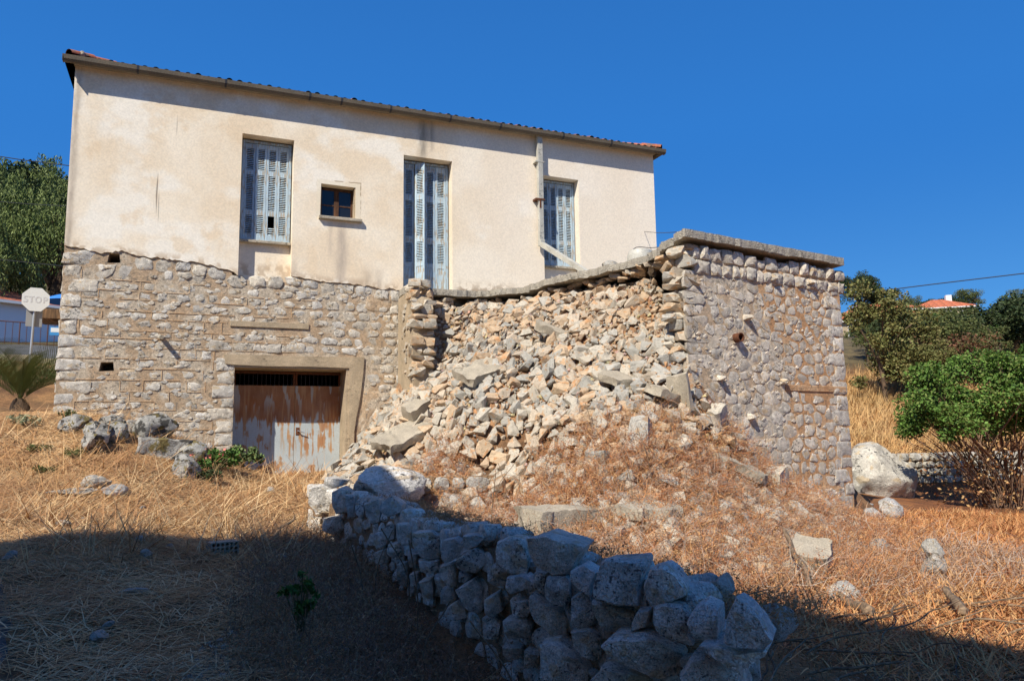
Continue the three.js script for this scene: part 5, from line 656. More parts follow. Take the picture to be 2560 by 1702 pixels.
const STEM = [[0.42, 0.17, 0.065], [0.5, 0.23, 0.09], [0.34, 0.14, 0.06], [0.58, 0.33, 0.14], [0.36, 0.22, 0.14]];
const onTop = (x, z) => topH(x, z);
for (let v = 0; v < 3; v++) scatter('dry_stems', stemGeo(30 + v, 40, 0.32, 0.5, 0.0044, 0.022), dryMat, 560, (r) => { const x = r.r(2.6, 10.4), z = r.r(3.2, 10); if (!notBuilt(x, z) && !(z > 6)) return null; const h = heapH(x, z); return h > groundH(x, z) - 0.12 && z > 6.3 - 0.16 * (x - 6.85) - (x < 6.9 ? 9 : 0) && r() < brushy(x, z) * (0.35 + 1.2 * clamp(0.5 + fbm3(x * 1.4, 8, z * 1.4, 3))) ? [x, z] : null; }, onTop, STEM, 920 + v, [0.7, 1.3]);
scatter('dry_stems', stemGeo(36, 30, 0.3, 0.7, 0.005, 0.0), dryMat, 170, (r) => { const x = r.r(5, 10), z = r.r(6.4, 10.2); return notBuilt(x, z) && z > 6.4 ? [x, z] : null; }, onTop, [[0.45, 0.36, 0.28], [0.5, 0.3, 0.16], [0.36, 0.26, 0.2]], 925);
for (let v = 0; v < 2; v++) scatter('dry_stems', stemGeo(40 + v, 34, 0.28, 0.5, 0.0034, 0.022), dryMat, 300, (r) => { const z = r.r(4.2, 14.2), x = 1.75 - 1.1 * r() ** 1.5 - (z > 8 ? 0.2 : 0); return [x, z]; }, groundH, [[0.3, 0.17, 0.09], [0.36, 0.2, 0.1], [0.24, 0.15, 0.1], [0.44, 0.3, 0.16]], 930 + v);
scatter('dry_stems', stemGeo(44, 30, 0.14, 0.16, 0.003, 0.015), dryMat, 120, (r) => { const s = r.r(0.6, 9.7), f = wallFrame(s); const p = f.o.clone().addScaledVector(f.n, -r.r(0.22, 0.6)); return [p.x, p.z]; }, (x, z) => wallTop(1) - 0.07, [[0.36, 0.2, 0.09], [0.42, 0.26, 0.12]], 934);
scatter('dry_stems', stemGeo(46, 26, 0.3, 0.26, 0.0036, 0.02), dryMat, 300, (r) => { const x = r.r(2.9, 9.5), z = r.r(8.6, 13.5); return [x, z]; }, onTop, [[0.4, 0.22, 0.1], [0.34, 0.24, 0.16], [0.5, 0.3, 0.14]], 936);
scatter('dry_twigs', stemGeo(48, 16, 0.35, 0.75, 0.0045, 0), dryMat, 260, (r) => { const x = r.r(3, 9.8), z = r.r(4.8, 9.6); return notBuilt(x, z) && heapH(x, z) > groundH(x, z) && r() < brushy(x, z) && z > 6.4 - 0.16 * (x - 6.85) - (x < 6.9 ? 9 : 0) ? [x, z] : null; }, onTop, [[0.34, 0.26, 0.2], [0.42, 0.33, 0.26], [0.28, 0.19, 0.13]], 938);
// thin bare stems standing against the wall and on the heap
{ const r = RNG(940); for (let i = 0; i < 14; i++) { const near = i < 6, x = near ? r.r(1.45, 1.72) : r.r(3.2, 6), z = near ? r.r(7.5, 12) : r.r(5.6, 8.2), h = r.r(0.5, 0.95), y = onTop(x, z); const t = tube([V(x, y - 0.05, z), V(x + r.r(-0.1, 0.1), y + h * 0.5, z + r.r(-0.1, 0.1)), V(x + r.r(-0.22, 0.22), y + h, z + r.r(-0.2, 0.2))], 0.005, 8, 4); tag(mesh('bare_stem', t, M.deadWood, scene), near ? 'thin bare stem standing in front of the dry stone wall' : 'thin bare stem standing up from the heap', 'stem', near ? 'bare stems at the dry stone wall' : 'bare stems on the heap'); } }
// dead branches
{
  const r = RNG(950), br = (x, z, ang, L, rad, lift, label, group, m = M.deadWood) => { const y = topH(x, z) + rad + 0.02, p = []; for (let i = 0; i <= 4; i++) { const t = i / 4 - 0.5, px = x + Math.cos(ang) * t * L + r.r(-0.06, 0.06) * L, pz = z + Math.sin(ang) * t * L + r.r(-0.06, 0.06) * L; p.push(V(px, Math.max(topH(px, pz) + rad * 0.6, y) + lift * (t + 0.5) + r.r(0, 0.05) * L, pz)); } const g = tube(p, rad, 14, 7), a = g.attributes.position; for (let j = 0; j <= 14; j++) { const c = V(); for (let i = 0; i < 7; i++) c.add(V().fromBufferAttribute(a, j * 8 + i)); c.multiplyScalar(1 / 7); for (let i = 0; i < 8; i++) { const v = V().fromBufferAttribute(a, j * 8 + i), k = j === 0 || j === 14 ? 0.02 : (1.1 - 0.035 * j) * (1 + 0.5 * fbm3(v.x * 14, v.y * 14, v.z * 14, 2)); v.sub(c).multiplyScalar(k).add(c); a.setXYZ(j * 8 + i, v.x, v.y, v.z); } } g.computeVertexNormals(); return tag(mesh('dead_branch', g, m, scene), label, 'branch', group); };
  for (let i = 0; i < 52; i++) br(r.r(3.4, 7.2), r.r(9.9, 12.6), r.r(-0.9, 1.3), r.r(0.4, 1.3), r.r(0.004, 0.012), r.r(0.02, 0.22), 'grey dead branch in the brush pile right of the dry stone wall', 'dead branches in the brush pile', i % 3 ? M.deadWood : M.bark);
  br(5.9, 9.2, -1.0, 1.2, 0.035, 0.4, 'thick forked branch rising over the dark broken block', undefined); br(5.75, 9.35, 0.1, 1.0, 0.03, 0.05, 'thick branch lying at the heap foot beside the leaning slab', undefined); br(5.6, 10.25, -1.2, 0.7, 0.05, 0.05, 'split pale log at the edge of the shade in the brush pile', undefined); br(6.3, 10.7, -0.9, 0.5, 0.045, 0.12, 'short split log standing in the brush pile', undefined); br(8.1, 10.6, -0.7, 0.5, 0.03, 0.25, 'stub of branch sticking up in the dry field', undefined); br(1.2, 5.0, -1.0, 0.75, 0.022, 0.25, 'crooked branch on the straw left of the dry stone wall', undefined);
}

// ================================================================ GREEN PLANTS
const leafMat = new THREE.MeshPhysicalMaterial({ vertexColors: true, roughness: 0.6, specularIntensity: 0.35 });
function leaves(seed, n, spot, L, W, cols, droop = 0) { const r = RNG(seed), pos = new Float32Array(n * 12), idx = [], col = new Float32Array(n * 12); for (let i = 0; i < n; i++) { const [c, o] = spot(r), u = V(r.r(-1, 1) + o.x * 0.6, r.r(-1, 1) * 0.7 + o.y * 0.5 - droop, r.r(-1, 1) + o.z * 0.6).normalize(), s = u.clone().cross(V(r.r(-1, 1), r.r(-1, 1), r.r(-1, 1))).normalize(), l = L * r.r(0.6, 1.25), w = W * r.r(0.6, 1.2); [c.clone().addScaledVector(u, -l / 2), c.clone().addScaledVector(s, w), c.clone().addScaledVector(s, -w), c.clone().addScaledVector(u, l / 2)].forEach((p, k) => p.toArray(pos, i * 12 + k * 3)); const k = cols[r.i(cols.length)], v = r.r(0.75, 1.3); for (let j = 0; j < 4; j++) col.set([k[0] * v, k[1] * v, k[2] * v], i * 12 + j * 3); const b = i * 4; idx.push(b, b + 1, b + 2, b + 1, b + 3, b + 2); } const g = new THREE.BufferGeometry(); g.setAttribute('position', new THREE.BufferAttribute(pos, 3)); g.setAttribute('color', new THREE.BufferAttribute(col, 3)); g.setIndex(idx); g.computeVertexNormals(); return g; }
function clumps(seed, rx, ry, rz, n, lo = 0.22, hi = 0.42, y0 = -0.5) { const r = RNG(seed), o = []; for (let i = 0; i < n; i++) { const v = V(r.r(-1, 1), r.r(y0, 1), r.r(-1, 1)); if (v.length() > 1) v.normalize(); v.multiplyScalar(r.r(0.55, 1)); const s = r.r(lo, hi) * Math.min(rx, ry, rz) * 1.2; o.push([V(v.x * rx, v.y * ry, v.z * rz), s]); } return o; }
const inClumps = (cl, flat = 0.8) => (r) => { const [c, s] = cl[r.i(cl.length)], v = V(r.r(-1, 1), r.r(-1, 1), r.r(-1, 1)).normalize(); return [c.clone().addScaledVector(V(v.x, v.y * flat, v.z), s * Math.pow(r(), 0.4)), v]; };
function trunkGeo(seed, h, rad, limbs, spread, top) { const r = RNG(seed), g = [tube([V(0, -0.2, 0), V(r.r(-0.1, 0.1) * h, h * 0.5, r.r(-0.1, 0.1) * h), V(r.r(-0.12, 0.12) * h, h, r.r(-0.12, 0.12) * h)], rad, 8, 7)]; for (let i = 0; i < limbs; i++) { const a = (i / limbs) * 6.28 + r.r(-0.4, 0.4), y = h * r.r(0.4, 0.9); g.push(tube([V(0, y, 0), V(Math.cos(a) * spread * 0.4, y + (top - y) * 0.45, Math.sin(a) * spread * 0.4), V(Math.cos(a) * spread * r.r(0.6, 0.9), lerp(y, top, r.r(0.6, 0.95)), Math.sin(a) * spread * r.r(0.6, 0.9))], rad * 0.4, 8, 5)); } return merge(g); }
const GREEN = { olive: [[0.085, 0.105, 0.032], [0.12, 0.14, 0.045], [0.06, 0.08, 0.025], [0.15, 0.15, 0.05]], dark: [[0.03, 0.05, 0.018], [0.045, 0.065, 0.022], [0.06, 0.075, 0.03]], fresh: [[0.07, 0.14, 0.025], [0.1, 0.18, 0.04], [0.05, 0.1, 0.02]], pepper: [[0.13, 0.17, 0.045], [0.18, 0.22, 0.07], [0.08, 0.11, 0.03]], red: [[0.13, 0.085, 0.04], [0.1, 0.1, 0.035], [0.17, 0.07, 0.04]], yellow: [[0.16, 0.16, 0.05], [0.12, 0.13, 0.04], [0.2, 0.17, 0.06]] };
const kinds = {}; function treeKind(key, o) { const cl = clumps(o.seed, o.rx, o.ry, o.rz, o.n, o.lo, o.hi, o.y0); const c = leaves(o.seed + 1, o.leaves, inClumps(cl), o.L, o.W, GREEN[o.green], o.droop ?? 0); c.translate(0, o.cy, 0); return (kinds[key] = { crown: c, trunk: trunkGeo(o.seed + 2, o.cy * 0.7, o.rad, o.limbs ?? 5, o.rx * 0.9, o.cy + o.ry * 0.5) }); }
function tree(key, name, label, x, z, s, turn, group, cat = 'tree', y = groundH(x, z)) { const k = kinds[key], t = thing(name, label, cat, [x, y - 0.1, z], turn, group); t.scale.set(...(Array.isArray(s) ? s : [s, s, s])); mesh('trunk', k.trunk, M.bark, t); mesh('crown', k.crown, leafMat, t); return t; }
treeKind('olive', { seed: 601, rx: 1.5, ry: 1.5, rz: 1.4, n: 34, leaves: 9000, L: 0.12, W: 0.028, cy: 2.1, rad: 0.12, green: 'olive', lo: 0.2, hi: 0.36 });
treeKind('loose', { seed: 611, rx: 1.35, ry: 2.0, rz: 1.3, n: 40, leaves: 9000, L: 0.1, W: 0.035, cy: 2.35, rad: 0.07, green: 'yellow', lo: 0.16, hi: 0.34, y0: -1 });
treeKind('dark', { seed: 621, rx: 1.8, ry: 1.4, rz: 1.7, n: 36, leaves: 9000, L: 0.15, W: 0.045, cy: 2.0, rad: 0.16, green: 'dark', lo: 0.24, hi: 0.42 });
treeKind('fresh', { seed: 631, rx: 1.5, ry: 1.2, rz: 1.4, n: 34, leaves: 8000, L: 0.12, W: 0.04, cy: 1.5, rad: 0.07, green: 'fresh', lo: 0.2, hi: 0.4, y0: -1 });
treeKind('red', { seed: 641, rx: 1.5, ry: 1.1, rz: 1.4, n: 30, leaves: 7000, L: 0.1, W: 0.03, cy: 1.2, rad: 0.06, green: 'red', lo: 0.2, hi: 0.4, y0: -1 });
tree('loose', 'shrubby_tree', 'tall yellowish shrubby tree just right of the ruined wing', 23.7, -4.9, [1.1, 1.15, 1.1], 0.4); tree('loose', 'shrubby_tree', 'lower yellowish shrubby tree beside the tall one behind the dry grass', 25.3, -4.9, [1.1, 0.82, 1.1], 2.1); tree('loose', 'shrubby_tree', 'yellowish shrubby tree leaning over the dry grass slope', 24.6, -3.6, [0.8, 0.62, 0.8], 4.1);
tree('red', 'reddish_shrub', 'reddish shrub between the yellowish trees and the green bush', 27.5, -5.0, [1.3, 1.15, 1.2], 0); tree('olive', 'olive_tree', 'grey green tree behind the reddish shrub', 30.2, -7.5, [1.1, 0.8, 1.1], 1); tree('dark', 'evergreen_tree', 'dense dark evergreen tree below the tiled houses', 39, -10.5, [1.35, 1.05, 1.3], 2); tree('dark', 'evergreen_tree', 'wide dark evergreen tree at the right end of the slope', 43, -11, [1.4, 1.2, 1.4], 4); tree('fresh', 'green_shrub', 'bright green shrub below the white house wall', 36.5, -14.5, [1.0, 0.75, 1.0], 3);
{ const r = RNG(660), spots = [[31, -12], [34, -9.5], [36.5, -11.5], [48.5, -18], [47, -14.5], [52, -17], [29, -8.5], [32.5, -7], [35, -6], [55, -20.5], [58, -22], [61, -24], [33, -13.5], [41, -16], [44, -17.5], [38, -15], [50, -20], [62, -28], [68, -31], [74, -34], [64, -33], [58, -31]]; spots.forEach(([x, z], i) => tree(['olive', 'dark', 'olive', 'fresh', 'red'][i % 5], 'hillside_shrub', 'shrub among the scrub on the hillside right of the ruin', x, z, r.r(0.65, 0.95), r.r(0, 6), 'shrubs on the right hillside', 'shrub')); }
tree('olive', 'round_tree', 'round crowned tree on the skyline above the chimney', 122, -72, [1.9, 1.45, 1.9], 1); tree('dark', 'skyline_tree', 'dark spreading tree on the skyline beside the wing roof', 60.2, -38.6, [1.15, 1.25, 1.15], 2); tree('dark', 'skyline_tree', 'second dark tree on the skyline near the wing roof', 63, -38.5, [0.95, 0.95, 0.95], 5);
{ const r = RNG(670); for (const [x, z, s] of [[96, -62, 1.3], [102, -64, 1.2], [110, -66, 1.3], [130, -68, 1.6], [136, -62, 1.7], [118, -58, 1.2], [108, -56, 1.1], [126, -56, 1.3], [138, -54, 1.5], [90, -60, 1.0]]) tree(r() < 0.6 ? 'olive' : 'dark', 'ridge_tree', 'tree in the row along the right skyline', x, z, s, r.r(0, 6), 'trees along the right skyline'); }
{ // big bush at the right: leafy top on a thicket of bare stems
  const x = 16.9, z = 3.9, t = thing('thicket_bush', 'large green bush on a thicket of bare brown stems at the right', 'bush', [x, groundH(x, z), z]), r = RNG(680), cl = [];
  for (let i = 0; i < 110; i++) { const a = r.r(0, 6.28), q = Math.sqrt(r()) * 2.0, px = Math.cos(a) * q, pz = Math.sin(a) * q * 0.85; cl.push([V(px - 0.25, 1.8 + (1.8 - 0.4 * q) * r() + 0.35 * (px > 0 ? 1 : 0) * r() - (q > 1.5 ? 0.3 : 0), pz), r.r(0.22, 0.42)]); }
  mesh('foliage', leaves(681, 36000, inClumps(cl, 0.75), 0.085, 0.026, [[0.09, 0.17, 0.03], [0.12, 0.21, 0.04], [0.06, 0.12, 0.02], [0.15, 0.19, 0.05]]), leafMat, t);
  const st = []; for (let i = 0; i < 120; i++) { const a = r.r(0, 6.28), q = r.r(0.1, 0.75), e = cl[r.i(cl.length)][0]; st.push(tube([V(Math.cos(a) * q * 0.8, -0.1, Math.sin(a) * q * 0.6), V(lerp(Math.cos(a) * q, e.x, 0.45) + r.r(-0.15, 0.15), e.y * 0.45, lerp(Math.sin(a) * q, e.z, 0.4)), V(e.x + r.r(-0.2, 0.2), e.y * r.r(0.7, 1), e.z + r.r(-0.2, 0.2))], r.r(0.006, 0.018), 7, 4)); }
  const sm = mesh('bare_stems', merge(st), std({ color: lin(0.2, 0.12, 0.075) }), t); sm.userData.kind = 'stuff';
  mesh('dead_leaves', leaves(682, 1300, (q) => { const a = q.r(0, 6.28), k = q.r(0.3, 1.9), y = q.r(0.1, 1.5); return [V(Math.cos(a) * k, y, Math.sin(a) * k * 0.8), V(0, 0, 0)]; }, 0.09, 0.025, [[0.36, 0.2, 0.08], [0.3, 0.14, 0.06], [0.45, 0.28, 0.12]]), leafMat, t).userData.kind = 'stuff';
}
{ // drooping pepper trees at the left
  const r = RNG(690), strands = (seed, n, R, top, cy) => { const q = RNG(seed), pts = []; for (let i = 0; i < n; i++) { const a = q.r(0, 6.28), k = R * Math.sqrt(q()), y = cy + (top - cy) * (1 - (k / R) ** 2) * q.r(0.25, 1), L = q.r(0.7, 1.9); pts.push([V(Math.cos(a) * k, y, Math.sin(a) * k), L]); } return leaves(seed + 1, n * 170, (u) => { const [p, L] = pts[u.i(pts.length)], t = u(); return [V(p.x + u.r(-0.26, 0.26) * (0.5 + t), p.y + 0.15 - L * t, p.z + u.r(-0.16, 0.16) * (0.4 + t)), V(0, -1, 0)]; }, 0.17, 0.022, GREEN.pepper, 0.9); };
  kinds.pepper = { crown: strands(691, 300, 3.2, 7.2, 2.6), trunk: trunkGeo(692, 3.0, 0.3, 7, 2.0, 4.9) };
  tree('pepper', 'pepper_tree', 'drooping pepper tree whose crown meets the left edge of the house', -7.6, -34, [1.45, 1.4, 1.45], 0.3); tree('pepper', 'pepper_tree', 'drooping pepper tree cut by the left edge of the picture', -10.9, -27.5, [1.2, 1.15, 1.2], 2.0); tree('pepper', 'pepper_tree', 'drooping pepper tree far behind the white house roof', -12.5, -40, [1.4, 1.35, 1.4], 4);
  for (const [x, z, s] of [[-17, -62, 3.2], [-12, -66, 3.1], [-21, -60, 3], [-8, -62, 2.8], [-14, -58, 2.6], [-3, -66, 2.8]]) tree('dark', 'hilltop_tree', 'dark tree on the hill behind the pepper trees', x, z, s, r.r(0, 6), 'dark trees on the left hill');
  tree('fresh', 'roadside_shrub', 'shrub beside the railing at the left edge', -8.2, -19.8, [0.6, 0.55, 0.6], 1, undefined, 'shrub');
}
{ // young palm
  const p = thing('young_palm', 'young palm with arching fronds in front of the stop sign', 'palm', [-3.08, groundH(-3.08, -1.95), -1.95]), r = RNG(700), stub = [];
  for (let i = 0; i < 26; i++) { const a = (i / 26) * 6.28 * 2.6 + r.r(-0.2, 0.2), L = r.r(0.85, 1.3), up = r.r(0.75, 1.42), tri = [], pts = []; for (let j = 0; j <= 14; j++) { const t = j / 14; pts.push(V(Math.cos(a) * L * t * Math.cos(up * (1 - 0.5 * t)), L * (Math.sin(up) * t * 1.05 - 0.42 * t * t), Math.sin(a) * L * t * Math.cos(up * (1 - 0.5 * t)))); } for (let j = 0; j < 14; j++) { const d = pts[j + 1].clone().sub(pts[j]).normalize(), s = d.clone().cross(V(0, 1, 0)).normalize(), u = s.clone().cross(d); ribbon(tri, pts[j], pts[j + 1], 0.008, 0, 1, s); if (j > 1) for (let m = 0; m < 3; m++) for (const k of [-1, 1]) { const b = pts[j].clone().lerp(pts[j + 1], m / 3), l = 0.34 * Math.sin(Math.PI * clamp((j + m / 3) / 15, 0.12, 1)) + 0.08; ribbon(tri, b, b.clone().addScaledVector(s, k * l * 0.6).addScaledVector(d, l * 0.6).addScaledVector(u, l * 0.45), 0.006, 0.02, 2, d.clone().cross(u).multiplyScalar(0.3).add(d).normalize()); } } const m = mesh('frond', fromTris(tri), std({ color: lin(...[[0.085, 0.13, 0.035], [0.11, 0.15, 0.04], [0.15, 0.16, 0.05]][i % 3]), roughness: 0.6 }), p); m.position.y = 0.12; }
  mesh('trunk', rock(705, 3), M.bark, p).scale.set(0.13, 0.2, 0.13); p.scale.setScalar(1.3);
}
function weed(name, label, x, z, R, h, n, cols, L = 0.06, W = 0.016, extra) { const t = thing(name, label, 'plant', [x, groundH(x, z), z]), r = RNG(Math.round(x * 100 + z * 10) + 999), st = [], cl = []; for (let i = 0; i < 14; i++) { const a = r.r(0, 6.28), q = Math.sqrt(r()) * R, e = V(Math.cos(a) * q, h * r.r(0.45, 1), Math.sin(a) * q); cl.push([e, R * 0.35]); st.push(tube([V(0, -0.03, 0), V(e.x * 0.5, e.y * 0.6, e.z * 0.5), e], 0.006, 6, 4)); } mesh('stem', merge(st), std({ color: lin(0.14, 0.12, 0.05) }), t).userData.kind = 'stuff'; mesh('foliage', leaves(77 + n, n, inClumps(cl), L, W, cols), leafMat, t); if (extra) mesh('blossom', leaves(78, 34, (q) => [V(q.r(-R, R) - 0.1, h * q.r(0.75, 1.15), q.r(-R, R)), V(0, 1, 0)], 0.06, 0.022, [[0.6, 0.16, 0.12], [0.62, 0.22, 0.18]]), leafMat, t); return t; }
weed('flowering_plant', 'low plant with red blossoms beside the garage door', 0.42, 1.5, 0.32, 0.38, 900, GREEN.fresh, 0.08, 0.02, true); weed('leafy_plant', 'pale leafed plant growing in front of the garage door', 1.0, 0.35, 0.32, 0.5, 900, [[0.14, 0.18, 0.07], [0.1, 0.15, 0.05]], 0.09, 0.028);
weed('leafy_weed', 'single green weed standing in the shade by the dry stone wall', 0.85, 9.3, 0.13, 0.5, 420, GREEN.fresh, 0.06, 0.016); weed('grey_weed', 'grey green weed below the young palm', -2.55, 0.6, 0.22, 0.2, 500, [[0.2, 0.24, 0.14], [0.26, 0.29, 0.18]], 0.05, 0.012); weed('grass_tuft', 'green tuft beside the tall rounded grey stone', -1.65, 1.8, 0.16, 0.16, 400, GREEN.olive, 0.07, 0.006); weed('low_weed', 'flat green weed on the straw near the lane', -2.2, 1.4, 0.2, 0.08, 300, GREEN.olive, 0.05, 0.012); weed('creeping_weed', 'dark green creeping weed under the mossy brown boulder', 0.3, 2.05, 0.2, 0.2, 420, GREEN.dark, 0.06, 0.016); weed('wall_weed', 'small weed at the foot of the house corner', -1.95, 0.35, 0.16, 0.16, 300, GREEN.olive, 0.05, 0.012); weed('straw_weed', 'small olive weed in front of the pale block', -1.95, 2.4, 0.16, 0.1, 260, GREEN.olive, 0.05, 0.01);

// ================================================================ TERRACE THINGS, BACKGROUND
{ const p = thing('metal_pot', 'dented galvanised pot with a wire handle on the broken roof slab', 'pot', [7.66, 4.775, 3.75]), pts = [[0.0, 0], [0.2, 0.0], [0.235, 0.05], [0.24, 0.18], [0.21, 0.27], [0.2, 0.28], [0.2, 0.265], [0.228, 0.18], [0.22, 0.06], [0, 0.02]].map(([a, b]) => new THREE.Vector2(a, b)); mesh('bowl', new THREE.LatheGeometry(pts, 24), M.zinc, p); mesh('handle', tube([V(-0.22, 0.22, 0), V(-0.1, 0.33, 0.02), V(0.25, 0.36, 0), V(0.55, 0.4, 0.05)], 0.007, 14, 5), M.wire, p);
  const s = rockMesh('loose_stone', scene, 560, [7.3, 4.84, 3.25], [0.19, 0.11, 0.14], [0.1, 0.4, 0.1], M.rock[2], 5); tag(s, 'pale stone lying on the terrace below the downpipe spout', 'stone'); const s2 = rockMesh('loose_stone', scene, 561, [4.35, 4.78, 0.55], [0.26, 0.12, 0.18], [0.1, 0.4, 0.12], M.rubble[1], 4); tag(s2, 'flat stone capping the stub of the left wing wall', 'stone'); const s3 = rockMesh('loose_stone', scene, 562, [4.2, 4.74, 0.28], [0.2, 0.13, 0.18], [0.1, 1.4, 0.1], M.rubble[0], 4); tag(s3, 'pale rounded stone against the terrace door step', 'stone');
  tag(mesh('loose_wire', tube([V(10.24, 6.65, 0.0), V(8.6, 5.66, 3.1), V(7.07, 4.76, 6.1)], 0.006, 12, 4), M.wire, scene), 'thin rusty wire stretched from house wall to the wing roof corner', 'wire'); }
{ // boulder and terrace wall across the field
  const b = mesh('field_boulder', rock(573, 14, 14, 0.07, 0.8), M.rock[2], scene); b.position.set(15.5, 0.5, 1.75); b.scale.set(0.95, 0.86, 0.8); b.rotation.set(0, 0.5, 0); tag(b, 'large pale grey boulder across the dry field', 'boulder');
  const w = thing('terrace_wall', 'low dry stone terrace wall behind the green bush', 'wall'), r = RNG(577), a = V(16.5, 0, 0.95), e = V(22, 0, 1.9), d = e.clone().sub(a).normalize(), n = V(-d.z, 0, d.x), Mx = new THREE.Matrix4().makeBasis(d, V(0, 1, 0), n).setPosition(a), len = a.distanceTo(e); mesh('packed_core', box(0, len, -0.1, 1.05, -0.6, -0.12).applyMatrix4(Mx), M.earth, w);
  for (let y = 0.05, row = 0; y < 1.0; row++) { const h = r.r(0.14, 0.22); for (let x = 0; x < len;) { const wd = r.r(0.18, 0.42); mesh('stone', tint(polyStone([[x + 0.02, y + 0.02], [x + wd / 2, y], [x + wd - 0.02, y + 0.03], [x + wd - 0.01, y + h - 0.03], [x + wd * 0.45, y + h], [x + 0.03, y + h - 0.02]], { n: 10, bulge: 0.08, back: 0.15, rough: 0.02, seed: 1800 + row * 40 + Math.round(x * 10), tilt: 0.15 }), ((g) => [g * 1.03, g, g * 0.92])(r.r(0.8, 1.2))).translate(0, 0, -0.08).applyMatrix4(Mx), M.stone, w); x += wd; } y += h; }
  const pb = rockMesh('loose_stone', scene, 575, [20.6, groundH(20.6, -5.6) + 0.25, -5.6], [0.55, 0.4, 0.4], [0, 1, 0], M.rock[2], 5); tag(pb, 'pale rock under the shrubby tree beside the wing', 'rock');
}
function hillHouse(name, label, x, y, z, turn, w, d, h, rise, wallMat, chimney) { const t = thing(name, label, 'house', [x, y, z], turn), o = 0.35; mesh('wall', box(-w / 2, w / 2, -3, h, -d / 2, d / 2, 2), wallMat, t); const P = [[-w / 2 - o, h, d / 2 + o], [w / 2 + o, h, d / 2 + o], [w / 2 + o, h, -d / 2 - o], [-w / 2 - o, h, -d / 2 - o], [-w / 2 + d / 2, h + rise, 0], [w / 2 - d / 2, h + rise, 0]], tri = [0, 1, 5, 0, 5, 4, 1, 2, 5, 2, 3, 4, 2, 4, 5, 3, 0, 4, 0, 2, 1, 0, 3, 2], g = new THREE.BufferGeometry(); g.setAttribute('position', new THREE.Float32BufferAttribute(tri.flatMap((i) => P[i]), 3)); g.computeVertexNormals(); const rf = mesh('roof', boxUV(g, 0.9), M.roofFar, t); mesh('fascia', box(-w / 2 - o, w / 2 + o, h - 0.14, h - 0.01, d / 2 + o - 0.05, d / 2 + o + 0.02), M.white, rf); if (chimney) mesh('chimney', cbox(chimney - 0.35, chimney + 0.35, h, h + rise + 0.5, -0.4, 0.3, 0.03), M.white, rf);
  for (const wx of [-w * 0.3, w * 0.05, w * 0.32]) { const wn = mesh('window', box(wx - 0.5, wx + 0.5, h - 1.7, h - 0.5, d / 2 - 0.05, d / 2 + 0.03), M.white, t); mesh('pane', box(wx - 0.42, wx + 0.42, h - 1.62, h - 0.58, d / 2 + 0.02, d / 2 + 0.04), M.glass, wn); } return t; }
hillHouse('hill_house', 'cream house with orange hipped roof and white chimney on the hillside', 90.5, 14.75, -53.6, -0.65, 7.2, 6, 2.75, 1.5, std({ map: T.concrete, color: lin(1.5, 1.35, 1.05) }), 1.4); hillHouse('hill_house', 'house left of the white chimney one showing mostly its orange roof', 90.0, 16.0, -60, -0.5, 6.4, 6, 2.3, 1.3, plasterFar); hillHouse('roofed_house', 'house with faded red tiled roof partly hidden behind the shrubby trees', 58.2, 9.2, -35.5, -0.55, 9, 6.4, 2.4, 1.9, M.concreteWarm); hillHouse('edge_house', 'white house with red roof at the right edge of the picture', 62.5, 4.9, -22, -0.9, 5, 5, 2.2, 1.3, plasterFar);
hillHouse('white_house', 'long white house with a red tiled eave behind the railing', -6.6, 5.9, -29, 0.5, 14, 6, 2.3, 1.0, std({ color: lin(0.8, 0.8, 0.82) }));
